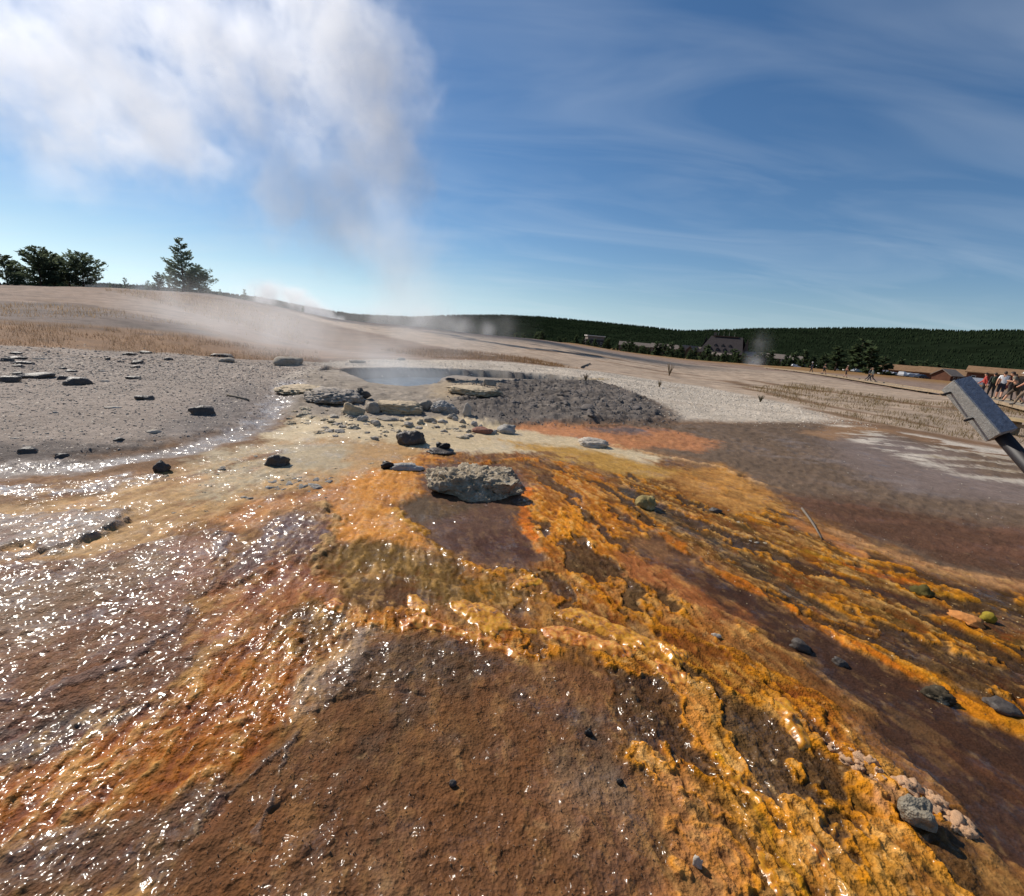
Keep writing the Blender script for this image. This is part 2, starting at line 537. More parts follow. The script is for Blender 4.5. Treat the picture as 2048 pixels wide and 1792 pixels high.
# left wet crusts
poly([(0, 1062), (200, 1025), (255, 1018), (215, 1058), (110, 1105), (0, 1145)], (138, 118, 104), 4, wetv=0.75, h=0.035, b=0.9)
poly([(0, 1000), (160, 975), (260, 950), (300, 955), (180, 985), (0, 1025)], (130, 110, 100), 5, wetv=0.9, h=0.012, b=0.8)
poly([(0, 1165), (180, 1120), (330, 1078), (430, 1062), (450, 1110), (410, 1200), (370, 1280), (430, 1310), (330, 1400), (150, 1450), (0, 1510)], (116, 76, 48), 8, wetv=0.7, b=1.3, h=0.012, m=0.15)
poly([(0, 1230), (140, 1150), (330, 1090), (400, 1085), (330, 1150), (180, 1215), (60, 1290), (0, 1320)], (128, 98, 72), 12, wetv=0.7, b=1.3)
poly([(330, 1090), (440, 1070), (450, 1100), (410, 1170), (300, 1230), (350, 1150)], (140, 96, 70), 10, wetv=0.75, b=1.2)
poly([(530, 1040), (640, 1010), (675, 1035), (668, 1075), (640, 1112), (560, 1130), (460, 1170), (430, 1180), (470, 1120), (520, 1080)], (98, 66, 56), 7, wetv=0.75, b=1.1, h=0.018)
poly([(600, 1000), (660, 1010), (676, 1040), (650, 1050), (600, 1030), (560, 1035), (540, 1025)], (150, 112, 74), 6, wetv=0.6, b=1.4, h=0.01)
poly([(440, 1180), (560, 1125), (640, 1120), (680, 1160), (660, 1195), (560, 1210), (450, 1280), (390, 1300)], (148, 90, 50), 14, wetv=0.65, m=0.5)
stroke([(510, 1190), (560, 1160), (620, 1140)], 12, (110, 58, 44), op=0.7)
poly([(0, 1500), (150, 1440), (330, 1395), (420, 1310), (560, 1222), (640, 1200), (730, 1222), (710, 1275), (640, 1330), (570, 1420), (430, 1540), (250, 1655), (0, 1740)], (158, 94, 34), 14, wetv=0.75, m=0.9, b=0.9)
poly([(530, 1255), (610, 1205), (700, 1215), (700, 1270), (620, 1310), (520, 1320)], (108, 78, 16), 12, op=0.8, m=1.0)
poly([(0, 1490), (120, 1440), (330, 1400), (360, 1420), (200, 1470), (60, 1530), (0, 1560)], (70, 62, 58), 12, op=0.8, wetv=0.85)
poly([(0, 1720), (250, 1650), (430, 1545), (520, 1500), (420, 1640), (300, 1792), (0, 1792)], (104, 72, 46), 16, wetv=0.8, b=1.2, m=0.35)
# dark pool round the boulder
poly([(836, 940), (880, 925), (1000, 925), (1058, 975), (1048, 1014), (1054, 1055), (1078, 1089), (1106, 1120), (1078, 1132), (1003, 1139), (942, 1123), (884, 1096), (846, 1069), (815, 1041), (791, 1014), (842, 1000)], (92, 66, 52), 7, wetv=0.55, b=0.35, m=0.1, h=-0.012)
poly([(890, 1070), (1000, 1060), (1050, 1070), (1080, 1110), (1000, 1122), (930, 1105)], (68, 40, 28), 16, op=0.9)
poly([(790, 1000), (850, 985), (960, 1010), (860, 1045), (820, 1040)], (78, 64, 44), 12, op=0.7)
# olive pool
poly([(672, 1085), (740, 1082), (800, 1092), (870, 1105), (935, 1142), (1010, 1168), (1110, 1198), (1040, 1215), (880, 1212), (800, 1212), (725, 1228), (690, 1182), (655, 1150)], (104, 76, 30), 9, wetv=0.5, m=0.6, b=0.4, h=-0.012)
poly([(700, 1170), (800, 1165), (870, 1200), (800, 1215), (725, 1225)], (72, 42, 26), 14, op=0.8)
stroke([(791, 1018), (822, 1048), (873, 1086), (897, 1113), (952, 1134), (976, 1146), (1044, 1141), (1089, 1156)], [9, 8, 7, 7, 6, 5, 5, 5], (168, 116, 20), m=0.9, h=0.008, wetv=0.5)
# orange field right of the boulder
poly([(1062, 968), (1120, 930), (1190, 955), (1235, 1005), (1250, 1035), (1300, 1075), (1380, 1140), (1300, 1150), (1180, 1120), (1110, 1118), (1078, 1085), (1054, 1050), (1050, 1010)], (166, 102, 34), 9, wetv=0.4, m=0.9, b=0.6)
stroke([(1056, 975), (1050, 1015), (1060, 1060), (1090, 1105), (1150, 1130)], [8, 8, 9, 9, 9], (204, 112, 22), m=0.5, h=0.004)
poly([(1130, 1010), (1170, 1020), (1160, 1060), (1180, 1090), (1140, 1090), (1115, 1060)], (206, 132, 34), 8, m=1.0, h=0.008, b=1.4)
poly([(1100, 1112), (1180, 1118), (1300, 1152), (1360, 1195), (1480, 1250), (1560, 1300), (1480, 1290), (1330, 1250), (1250, 1208), (1130, 1165), (1090, 1150)], (168, 116, 66), 9, m=1.0, b=1.2, wetv=0.25)
poly([(1110, 1160), (1250, 1212), (1330, 1255), (1450, 1290), (1560, 1350), (1480, 1345), (1380, 1310), (1280, 1265), (1180, 1225), (1100, 1200)], (122, 70, 22), 8, m=0.7, wetv=0.5)
stroke([(850, 918), (940, 926), (1060, 918), (1130, 928), (1190, 950), (1225, 985), (1245, 1015), (1255, 1032)], [6, 5, 6, 7, 9, 9, 8, 7], (176, 108, 24), m=0.8, h=0.01, b=1.3)
stroke([(1000, 922), (1120, 935), (1190, 965), (1225, 1005)], [4, 5, 8, 8], (84, 56, 26), op=0.8, m=0.6)
stroke([(850, 905), (900, 914), (1000, 912), (1090, 905), (1180, 925)], [9, 11, 8, 10, 6], (108, 72, 46), op=0.75, wetv=0.4)
# right-hand braided channels
poly([(1230, 948), (1320, 960), (1450, 940), (1540, 985), (1600, 1058), (1700, 1108), (1850, 1150), (2048, 1225), (2048, 1520), (1900, 1370), (1750, 1312), (1600, 1228), (1450, 1135), (1320, 1062), (1255, 1020)], (106, 73, 36), 8, m=1.0, b=0.9, wetv=0.35)
poly([(1330, 950), (1440, 930), (1530, 975), (1560, 1020), (1480, 1030), (1400, 1000)], (172, 124, 70), 12, m=0.5, b=0.5)
stroke([(1250, 978), (1340, 1040), (1437, 1088), (1523, 1140), (1600, 1190), (1700, 1240)], [16, 22, 22, 26, 26, 20], (64, 48, 28), wetv=0.5, m=0.35, h=-0.01)
stroke([(1470, 1040), (1540, 1085), (1600, 1110)], [10, 12, 10], (74, 56, 24), m=0.5, op=0.9)
stroke([(1600, 1120), (1720, 1168), (1830, 1210), (2048, 1275)], [14, 16, 20, 26], (66, 46, 34), wetv=0.45, m=0.3, h=-0.01)
stroke([(1540, 1075), (1640, 1115), (1720, 1135), (1830, 1188), (1900, 1195), (2048, 1240)], [7, 9, 9, 10, 9, 12], (150, 108, 16), m=0.9, op=0.9)
stroke([(1700, 1130), (1780, 1155), (1830, 1165)], [9, 14, 12], (186, 100, 26), m=0.6)
stroke([(1660, 1060), (1760, 1100), (1880, 1142), (2048, 1200)], [16, 18, 18, 22], (172, 130, 92), m=0.5, wetv=0.1, b=1.2)
stroke([(1600, 1050), (1660, 1075), (1720, 1110)], [16, 18, 10], (164, 108, 62), m=0.3)
stroke([(1640, 1225), (1800, 1290), (1920, 1340), (2048, 1420)], [16, 20, 22, 30], (74, 44, 22), m=0.5, op=0.9, wetv=0.5)
stroke([(1700, 1190), (1850, 1260), (2048, 1330)], [10, 20, 34], (84, 62, 24), m=1.0, op=0.8)
# deep brown channel and its orange rims
poly([(1245, 1060), (1320, 1075), (1410, 1132), (1500, 1182), (1600, 1232), (1700, 1290), (1780, 1340), (1900, 1385), (1980, 1450), (2048, 1530), (2048, 1770), (1990, 1720), (1940, 1650), (1880, 1580), (1800, 1500), (1700, 1395), (1640, 1345), (1560, 1292), (1500, 1248), (1380, 1195), (1280, 1130)], (62, 41, 29), 9, wetv=0.5, m=0.12, b=0.5, h=-0.015)
poly([(1230, 1100), (1320, 1120), (1420, 1190), (1500, 1245), (1430, 1235), (1330, 1185), (1240, 1150)], (150, 92, 54), 12, m=0.4, wetv=0.3)
poly([(1250, 1062), (1320, 1080), (1390, 1130), (1330, 1120), (1260, 1090)], (124, 88, 58), 14, m=0.3, op=0.8)
stroke([(1250, 1029), (1320, 1068), (1406, 1122), (1492, 1173), (1593, 1224), (1698, 1285), (1757, 1318), (1830, 1345)], [6, 6, 7, 7, 7, 8, 9, 12], (190, 110, 22), m=0.7, h=0.006)
stroke([(1800, 1325), (1890, 1362), (1957, 1418), (2060, 1505)], [12, 22, 30, 36], (190, 120, 16), m=0.6, wetv=0.4)
stroke([(1130, 1172), (1250, 1214), (1330, 1258), (1450, 1294), (1560, 1352), (1650, 1405)], [6, 7, 7, 9, 10, 12], (196, 128, 30), m=0.9, h=0.008, b=1.4)
# central brown plateau and the ochre fan
poly([(730, 1292), (860, 1262), (940, 1280), (1050, 1322), (1150, 1332), (1220, 1342), (1240, 1400), (1262, 1480), (1310, 1580), (1312, 1700), (1340, 1900), (200, 1900), (420, 1640), (520, 1500), (640, 1420), (690, 1370)], (106, 70, 42), 10, wetv=0.5, b=1.1, m=0.15, h=0.006)
poly([(720, 1400), (860, 1380), (960, 1420), (940, 1560), (800, 1560), (700, 1480)], (112, 78, 48), 30, op=0.7, wetv=0.35)
poly([(640, 1420), (1200, 1350), (1300, 1600), (1320, 1900), (300, 1900)], (78, 58, 42), 30, op=0.75, patch=-0.02, wetv=0.6)
poly([(540, 1560), (1000, 1480), (1280, 1600), (1320, 1900), (300, 1900)], (136, 88, 52), 30, op=0.55, patch=0.02)
poly([(600, 1500), (1250, 1400), (1320, 1900), (400, 1900)], (128, 104, 78), 30, op=0.5, patch=0.12)
poly([(690, 1270), (760, 1255), (740, 1310), (690, 1370), (600, 1450), (560, 1480), (600, 1400), (650, 1330)], (150, 124, 100), 8, wetv=0.7, b=1.0, h=0.01)
poly([(730, 1300), (900, 1280), (1000, 1330), (940, 1380), (860, 1370), (740, 1380), (690, 1400), (680, 1370)], (84, 62, 40), 12, wetv=0.7, b=1.5, op=0.8)
poly([(700, 1230), (800, 1220), (880, 1235), (1000, 1270), (1100, 1300), (1060, 1325), (940, 1282), (860, 1258), (760, 1262), (710, 1270)], (176, 112, 42), 7, m=1.0, b=1.3, wetv=0.6, h=0.006)
poly([(1200, 1300), (1300, 1290), (1400, 1308), (1560, 1356), (1650, 1405), (1710, 1480), (1800, 1560), (1900, 1640), (1960, 1720), (2030, 1900), (1340, 1900), (1312, 1700), (1310, 1580), (1262, 1480), (1240, 1400)], (176, 124, 58), 9, wetv=0.45, m=1.0, b=1.5, h=0.008)
poly([(1220, 1345), (1290, 1330), (1340, 1400), (1400, 1480), (1420, 1540), (1360, 1560), (1310, 1540), (1255, 1440)], (140, 80, 20), 12, m=1.0, op=0.9)
poly([(1290, 1310), (1340, 1340), (1400, 1430), (1440, 1540), (1410, 1550), (1350, 1450), (1300, 1380)], (196, 132, 70), 8, m=0.7, op=0.85)
poly([(1540, 1350), (1650, 1405), (1720, 1490), (1780, 1560), (1730, 1560), (1640, 1490), (1560, 1420)], (140, 78, 18), 10, m=0.8, op=0.85)
poly([(1300, 1560), (1370, 1560), (1430, 1640), (1500, 1792), (1560, 1900), (1330, 1900), (1320, 1700)], (168, 116, 76), 14, m=0.5, op=0.9, wetv=0.3)
poly([(1700, 1540), (1800, 1590), (1900, 1640), (1950, 1690), (1900, 1700), (1820, 1640), (1730, 1590)], (196, 144, 104), 6, m=0.6, h=0.012, b=1.6, wetv=0.25)
stroke([(1440, 1530), (1500, 1590), (1520, 1650), (1560, 1740), (1590, 1800)], [9, 8, 9, 10, 10], (196, 140, 40), m=0.8, h=0.008, wetv=0.5)
stroke([(1560, 1660), (1620, 1700), (1680, 1760), (1700, 1810)], [9, 9, 10, 10], (200, 136, 34), m=0.8, h=0.008)
stroke([(1270, 1560), (1290, 1640), (1300, 1750)], [10, 12, 12], (128, 90, 52), op=0.7)

# ---- crust lips: narrow raised rims with a cut edge
def lip(pts, width, height, color, wetv=0.4, b=1.2):
    stroke(pts, width, color, op=0.9, h=height * 0.6, wetv=wetv, b=b, breaks=0.03)


lip([(640, 1008), (675, 1034), (668, 1072), (645, 1108), (634, 1140)], 8, 0.022, (186, 150, 104))
lip([(255, 1020), (215, 1058), (110, 1108), (0, 1148)], 7, 0.03, (136, 122, 108), 0.8)
lip([(560, 900), (400, 945), (250, 975), (100, 1000), (0, 1018)], 4, 0.012, (120, 84, 52), 0.7)
lip([(440, 1068), (452, 1105), (415, 1185), (360, 1250), (250, 1330), (80, 1400), (0, 1420)], 7, 0.018, (120, 92, 78), 0.8)
lip([(430, 1060), (330, 1078), (180, 1122), (0, 1172)], 5, 0.016, (150, 124, 104), 0.8)
lip([(690, 1372), (640, 1425), (560, 1480), (440, 1580), (350, 1680)], 10, 0.014, (92, 70, 54), 0.85)
lip([(570, 1440), (545, 1560), (520, 1680)], 7, 0.010, (104, 78, 58), 0.9)
lip([(860, 1380), (760, 1385), (700, 1400)], 6, -0.012, (50, 36, 24), 0.5)
lip([(1150, 853), (1280, 856), (1400, 860)], 3, 0.012, (84, 62, 40), 0.3)
lip([(1230, 890), (1330, 915), (1440, 935), (1530, 970)], [4, 5, 6, 6], 0.012, (190, 150, 108), 0.1)

# ---- the pool basin and the mounds on its near lip
POOL_PX = [(640, 744), (700, 738), (800, 735), (900, 738), (1000, 742), (1100, 750), (1195, 759), (1210, 772), (1150, 779), (1060, 777),
           (960, 774), (905, 769), (885, 774), (868, 790), (810, 798), (745, 790), (695, 768), (655, 752)]
WATER_Z = -0.25
POOL = GP(POOL_PX)


def at_level(px, py, z):
    d = ray(px, py)
    return np.array([d[0], d[1]]) * ((z - CAM_H) / d[2])


# the far wall stands where its top edge is seen; the near shore where the water meets it
POOL = np.array([at_level(px, py, 0.06) if i <= 6 else at_level(px, py, WATER_Z) for i, (px, py) in enumerate(POOL_PX)])
sel = np.nonzero((GR > 8) & (GR < 26) & (np.abs(GX) < 10))[0]
jx = 0.10 * fbm(GX[sel] / 0.5, GY[sel] / 0.5, 4, 31, 0.6); jy = 0.10 * fbm(GX[sel] / 0.5, GY[sel] / 0.5, 4, 32, 0.6)
dp = poly_sdf(GX[sel] + jx, GY[sel] + jy, POOL)
rim = np.exp(-(np.clip(dp, 0, 9) / 0.5) ** 2)
GZ[sel] = GZ[sel] * sstep(0.0, 2.5, np.abs(dp)) + (0.05 * rim) * (dp > 0)
inside = sstep(0.06, -0.26, dp)
GZ[sel] = GZ[sel] * (1 - inside) - 0.62 * inside
wall = sstep(0.10, 0.0, dp) * 1.0
colr[sel] = colr[sel] * (1 - wall[:, None]) + np.array(lin(104, 96, 90)) * wall[:, None]
wet[sel] = np.maximum(wet[sel], 0.3 * wall)
rel[sel] *= (1 - inside)
tan_lip = sstep(0.35, 0.1, np.abs(dp)) * sstep(2.0, 3.0, GX[sel]) * (dp > 0)
colr[sel] = colr[sel] * (1 - 0.8 * tan_lip[:, None]) + np.array(lin(150, 128, 88)) * 0.8 * tan_lip[:, None]

# ---- colour mottling of the mats, following the run-off away from the pool
cell = ridged(GX / 0.085 + near_n1 * 0.9, GY / 0.085 + near_n2 * 0.9, 3, 51)
cell2 = ridged(GX / 0.03, GY / 0.03, 2, 57)
big = fbm(GX / 1.1, GY / 1.1, 4, 61)
fine = fbm(GX / 0.05, GY / 0.05, 3, 66, 0.7)
nearw = sstep(16, 4, GR)
m = mat_ * nearw
thin = fbm(th * 260 + 2.0 * near_n1, rd * 6.0 + 1.5 * near_n2, 3, 49, 0.6)
k = np.clip(flow * 1.1 + flow2 * 0.9 + thin * 0.55 + 0.45 * (cell - 0.25), -1, 1)
dark = sstep(0.02, -0.55, k) * m
lite = sstep(0.10, 0.62, k) * m
olive = np.array(lin(70, 48, 14)); amber = np.array(lin(216, 168, 102)); rust = np.array(lin(128, 62, 20)); brown = np.array(lin(104, 70, 34)); orange = np.array(lin(196, 112, 34))
hue = sstep(-0.3, 0.3, big)[:, None]
hue2 = sstep(-0.25, 0.25, fbm(th * 30 - near_n2, rd * 1.2, 3, 53))[:, None]
mid = (sstep(-0.05, 0.4, FR[1] + 0.4 * flow) * m)[:, None]
colr = colr * (1 - 0.4 * mid) + (brown * hue2 + orange * (1 - hue2)) * 0.4 * mid
colr = colr * (1 - 0.85 * dark[:, None]) + (olive * hue + rust * 0.8 * (1 - hue)) * 0.85 * dark[:, None]
colr = colr * (1 - 0.6 * lite[:, None]) + amber * 0.6 * lite[:, None]
# braided ribbons: bright raised rims, dark channels between them
FB = fbm(th * 24 + 0.7 * near_n1, rd * 0.8 + 0.5 * near_n2, 3, 121, 0.55)
zone = sstep(0.3, 0.8, mat_) * nearw * sstep(-0.9, -0.1, GX + 0.35 * (GY - 3.5))
rim_ = np.exp(-((FB - 0.065) / 0.036) ** 2) * zone * sstep(-0.35, 0.1, FR[0] + 0.25)
chan = sstep(0.08, 0.16, FB) * zone
brow = sstep(-0.12, -0.30, FB) * zone
colr = colr * (1 - 0.88 * chan[:, None]) + np.array(lin(62, 43, 23)) * 0.88 * chan[:, None]
colr = colr * (1 - 0.55 * brow[:, None]) + np.array(lin(112, 66, 30)) * 0.55 * brow[:, None]
colr = colr * (1 - 0.75 * rim_[:, None]) + np.array(lin(198, 128, 40)) * 0.75 * rim_[:, None]
rel += 0.010 * rim_ - 0.008 * chan
wet = wet + 0.15 * chan
streak = fbm(GX / 9.0 + 0.3 * far_n1, GY / 1.6 + 0.4 * far_n2, 5, 71, 0.62)
val = 1 + 0.22 * big + 0.30 * fine * nearw + 0.16 * (1 - nearw) * fbm(GX / 0.6, GY / 0.6, 3, 72) + 0.12 * flow2 * nearw + 0.30 * fbm(GX / 0.28, GY / 0.2, 4, 73, 0.65) * sstep(4, 7, GR) * sstep(26, 14, GR) + 0.75 * streak * tfar + 0.35 * fbm(GX / 1.4, GY / 0.7, 4, 74, 0.65) * tfar * sstep(120, 60, GR)
spots = sstep(0.42, 0.6, fbm(GX / 0.07, GY / 0.07, 2, 77)) * nearw * (0.3 + 0.7 * mat_)
colr *= np.clip(val, 0.35, 1.8)[:, None]
lum = colr.mean(1, keepdims=True)
colr = np.clip(lum + (colr - lum) * (1 + 0.10 * nearw[:, None] * (0.4 + 0.6 * np.clip(mat_ + 0.3, 0, 1))[:, None]), 0.004, 0.9)
colr = colr * (1 - 0.4 * spots[:, None]) + np.array(lin(205, 165, 110)) * 0.4 * spots[:, None]
brownpatch = sstep(0.12, 0.42, streak + 0.5 * fbm(GX / 2.2, GY / 1.0, 3, 79)) * tfar * sstep(700, 200, GR)
colr = colr * (1 - 0.55 * brownpatch[:, None]) + np.array(lin(112, 88, 66)) * 0.55 * brownpatch[:, None]
dry = sstep(110, 170, GR)
valley = np.array(lin(138, 104, 62)) * (1 + 0.35 * far_n1[:, None])
colr = colr * (1 - dry[:, None]) + valley * dry[:, None]
wet = np.clip(wet + 0.25 * (flow + big) * (wet > 0.1), 0, 1)

# ---- relief
amp = np.clip(bmp, 0, 2)
GZ += rel
GZ += nearw * (0.010 * big + amp * (0.009 * fbm(GX / 0.16, GY / 0.16, 3, 81, 0.6) + 0.0065 * fine + 0.006 * sstep(0.1, 0.5, fbm(GX / 0.075, GY / 0.075, 2, 83))))
GZ += m * (0.012 * k + 0.005 * thin + 0.0035 * cell2 * sstep(6, 2.5, GR))
shore = np.ones(NV); shore[sel] = sstep(0.15, 1.1, dp)
bank = shore * np.clip(bmp - 1.0, 0, 1) * sstep(8, 9.5, GR) * sstep(20, 16, GR)
GZ += bank * (0.20 * np.abs(fbm(GX / 0.9, GY / 0.5, 4, 85, 0.65)) + 0.085 * ridged(GX / 0.40, GY / 0.28, 3, 86))
GZ += shore * sstep(0.75, 0.95, bmp) * sstep(5.5, 7.5, GR) * sstep(24, 16, GR) * 0.022 * ridged(GX / 0.22, GY / 0.22, 3, 87)
GZ += sstep(6, 14, GR) * sstep(400, 60, GR) * (0.02 * fbm(GX / 0.8, GY / 0.8, 4, 88, 0.6) + 0.10 * sstep(15, 40, GR) * fbm(GX / 6.0, GY / 3.0, 4, 89))

V = np.stack([GX, GY, GZ], -1)
i0 = np.arange(NA)[:, None]; j0 = np.arange(NR - 1)[None]
i1 = (i0 + 1) % NA
F = np.stack([i0 * NR + j0, i0 * NR + j0 + 1, i1 * NR + j0 + 1, i1 * NR + j0], -1).reshape(-1, 4)[:, ::-1]
V = np.concatenate([V, [[0, 0, float(GZ[0])]]])
gm = mesh_from('ground', V, np.ascontiguousarray(F), None, True)
at_c = gm.attributes.new('tint', 'FLOAT_COLOR', 'POINT')
cc = np.ones((len(V), 4), np.float32); cc[:NV, :3] = np.clip(colr, 0.004, 0.85)
at_c.data.foreach_set('color', cc.ravel())
for nm, arr in (('wet', wet), ('grit', bmp)):
    a_ = gm.attributes.new(nm, 'FLOAT', 'POINT')
    a_.data.foreach_set('value', np.append(arr, 0).astype(np.float32))

gmat, nt, b = new_mat('sinter_and_mats')
n, l = nt.nodes, nt.links
at1 = n.new('ShaderNodeAttribute'); at1.attribute_name = 'tint'
at2 = n.new('ShaderNodeAttribute'); at2.attribute_name = 'wet'
at3 = n.new('ShaderNodeAttribute'); at3.attribute_name = 'grit'
tc = n.new('ShaderNodeTexCoord')
n1 = n.new('ShaderNodeTexNoise'); n1.inputs['Scale'].default_value = 55; n1.inputs['Detail'].default_value = 5; n1.inputs['Roughness'].default_value = 0.65
n2 = n.new('ShaderNodeTexNoise'); n2.inputs['Scale'].default_value = 9; n2.inputs['Detail'].default_value = 6; n2.inputs['Roughness'].default_value = 0.7
n3 = n.new('ShaderNodeTexVoronoi'); n3.inputs['Scale'].default_value = 90
for q in (n1, n2, n3):
    l.new(tc.outputs['Object'], q.inputs['Vector'])
v1 = n.new('ShaderNodeMapRange'); v1.inputs['From Min'].default_value = 0.25; v1.inputs['From Max'].default_value = 0.75
v1.inputs['To Min'].default_value = 0.72; v1.inputs['To Max'].default_value = 1.28
l.new(n1.outputs['Fac'], v1.inputs['Value'])
v2 = n.new('ShaderNodeMapRange'); v2.inputs['From Min'].default_value = 0.25; v2.inputs['From Max'].default_value = 0.75
v2.inputs['To Min'].default_value = 0.8; v2.inputs['To Max'].default_value = 1.2
l.new(n2.outputs['Fac'], v2.inputs['Value'])
mu = n.new('ShaderNodeMath'); mu.operation = 'MULTIPLY'
l.new(v1.outputs[0], mu.inputs[0]); l.new(v2.outputs[0], mu.inputs[1])
sc = n.new('ShaderNodeVectorMath'); sc.operation = 'SCALE'
l.new(at1.outputs['Color'], sc.inputs[0]); l.new(mu.outputs[0], sc.inputs['Scale'])
l.new(sc.outputs[0], b.inputs['Base Color'])
# wetness breaks up into films and dry crumbs
wa = n.new('ShaderNodeMath'); wa.operation = 'MULTIPLY_ADD'; wa.inputs[1].default_value = 0.7; wa.inputs[2].default_value = -0.35
l.new(n2.outputs['Fac'], wa.inputs[0])
wb = n.new('ShaderNodeMath'); wb.operation = 'ADD'; wb.use_clamp = True
l.new(wa.outputs[0], wb.inputs[0]); l.new(at2.outputs['Fac'], wb.inputs[1])
ro = n.new('ShaderNodeMapRange'); ro.inputs['From Min'].default_value = 0.12; ro.inputs['From Max'].default_value = 0.85
ro.inputs['To Min'].default_value = 0.9; ro.inputs['To Max'].default_value = 0.5
l.new(wb.outputs[0], ro.inputs['Value'])
l.new(ro.outputs[0], b.inputs['Roughness'])
sp = n.new('ShaderNodeMapRange'); sp.inputs['To Min'].default_value = 0.15; sp.inputs['To Max'].default_value = 0.16
l.new(wb.outputs[0], sp.inputs['Value'])
l.new(sp.outputs[0], b.inputs['Specular IOR Level'])
hs = n.new('ShaderNodeMath'); hs.operation = 'MULTIPLY_ADD'; hs.inputs[1].default_value = 0.45
l.new(n3.outputs['Distance'], hs.inputs[0]); l.new(n1.outputs['Fac'], hs.inputs[2])
bs = n.new('ShaderNodeMath'); bs.operation = 'MULTIPLY_ADD'; bs.inputs[1].default_value = 0.5; bs.inputs[2].default_value = 0.18
l.new(at3.outputs['Fac'], bs.inputs[0])
bp = n.new('ShaderNodeBump'); bp.inputs['Distance'].default_value = 0.012
l.new(hs.outputs[0], bp.inputs['Height']); l.new(bs.outputs[0], bp.inputs['Strength'])
l.new(bp.outputs[0], b.inputs['Normal'])
n4 = n.new('ShaderNodeTexNoise'); n4.inputs['Scale'].default_value = 3.2; n4.inputs['Detail'].default_value = 7; n4.inputs['Roughness'].default_value = 0.72
l.new(tc.outputs['Object'], n4.inputs['Vector'])
wc = n.new('ShaderNodeMath'); wc.operation = 'MULTIPLY_ADD'; wc.inputs[1].default_value = 2.4; wc.inputs[2].default_value = -1.2
l.new(n4.outputs['Fac'], wc.inputs[0])
wd = n.new('ShaderNodeMath'); wd.operation = 'ADD'
l.new(wc.outputs[0], wd.inputs[0]); l.new(at2.outputs['Fac'], wd.inputs[1])
co = n.new('ShaderNodeMapRange'); co.inputs['From Min'].default_value = 0.5; co.inputs['From Max'].default_value = 1.0
co.inputs['To Max'].default_value = 0.95
l.new(wd.outputs[0], co.inputs['Value'])
l.new(co.outputs[0], b.inputs['Coat Weight'])
b.inputs['Coat Roughness'].default_value = 0.19
b.inputs['Coat IOR'].default_value = 1.5
c1 = n.new('ShaderNodeTexNoise'); c1.inputs['Scale'].default_value = 15; c1.inputs['Detail'].default_value = 1.2; c1.inputs['Roughness'].default_value = 0.55
l.new(tc.outputs['Object'], c1.inputs['Vector'])
c2 = n.new('ShaderNodeTexNoise'); c2.inputs['Scale'].default_value = 6.0; c2.inputs['Detail'].default_value = 2.0; c2.inputs['Roughness'].default_value = 0.5
l.new(tc.outputs['Object'], c2.inputs['Vector'])
c3 = n.new('ShaderNodeMath'); c3.operation = 'MULTIPLY_ADD'; c3.inputs[1].default_value = 1.6
l.new(c2.outputs['Fac'], c3.inputs[0]); l.new(c1.outputs['Fac'], c3.inputs[2])
bc = n.new('ShaderNodeBump'); bc.inputs['Distance'].default_value = 0.036; bc.inputs['Strength'].default_value = 0.85
l.new(c3.outputs[0], bc.inputs['Height'])
l.new(bc.outputs[0], b.inputs['Coat Normal'])
gm.materials.append(gmat)
ground = link('ground', gm, kind='structure', label='crusted geyser basin ground with orange and brown bacterial mats', cat='ground')


_AZX = np.concatenate([azs, [298.0]])
_ZG = np.concatenate([GZ.reshape(NA, NR), GZ.reshape(NA, NR)[:1]])


def ground_zs(x, y):
    """heights of the finished ground sheet"""
    x = np.asarray(x, float); y = np.asarray(y, float)
    r = np.hypot(x, y)
    a = np.degrees(np.arctan2(x, y))
    a = np.where(a < -62, a + 360, a)
    i = np.interp(a, _AZX, np.arange(NA + 1)); j = np.interp(r, rows, np.arange(NR))
    i_ = np.minimum(i.astype(int), NA - 1); j_ = np.minimum(j.astype(int), NR - 2)
    fi, fj = i - i_, j - j_
    return (_ZG[i_, j_] * (1 - fi) + _ZG[i_ + 1, j_] * fi) * (1 - fj) + (_ZG[i_, j_ + 1] * (1 - fi) + _ZG[i_ + 1, j_ + 1] * fi) * fj


def ground_z(x, y):
    return float(ground_zs(np.array([x]), np.array([y]))[0])


# ------------------------------------------------------------------ hills round the basin
RIDGE_PX = [(-500, 540), (0, 562), (130, 556), (330, 571), (420, 580), (520, 592), (600, 606), (700, 622), (820, 628), (1000, 626), (1080, 630), (1200, 641),
            (1370, 657), (1500, 654), (1700, 651), (1800, 653), (1930, 657), (2000, 654), (2048, 655), (2500, 640)]
_ra, _rz = [], []
for px, py in RIDGE_PX:
    d = ray(px, py)
    _ra.append(math.degrees(math.atan2(d[0], d[1])))
    _rz.append(d[2] / math.hypot(d[0], d[1]))
ha = np.arange(-180, 180.01, 0.5)
hr = np.geomspace(620, 5200, 70)
HA, HR = np.meshgrid(ha, hr, indexing='ij')


def hill_height(a, r):
    slope = np.interp(a, _ra, _rz)
    ridge_r = 2300 + 300 * np.sin(np.radians(a) * 5) + 250 * np.sin(np.radians(a) * 11 + 1)
    top = CAM_H + slope * ridge_r - 13.0
    t = np.clip((r - 720) / (ridge_r - 720), 0, 1)
    x, y = np.sin(np.radians(a)) * r, np.cos(np.radians(a)) * r
    lump = 26 * fbm(x / 420, y / 420, 4, 93) * np.sin(np.pi * t)
    prof = t * t * (3 - 2 * t) * 0.55 + t * 0.45
    return -13 + (top + 13) * prof + lump - np.clip(r - ridge_r, 0, 9e9) * 0.03


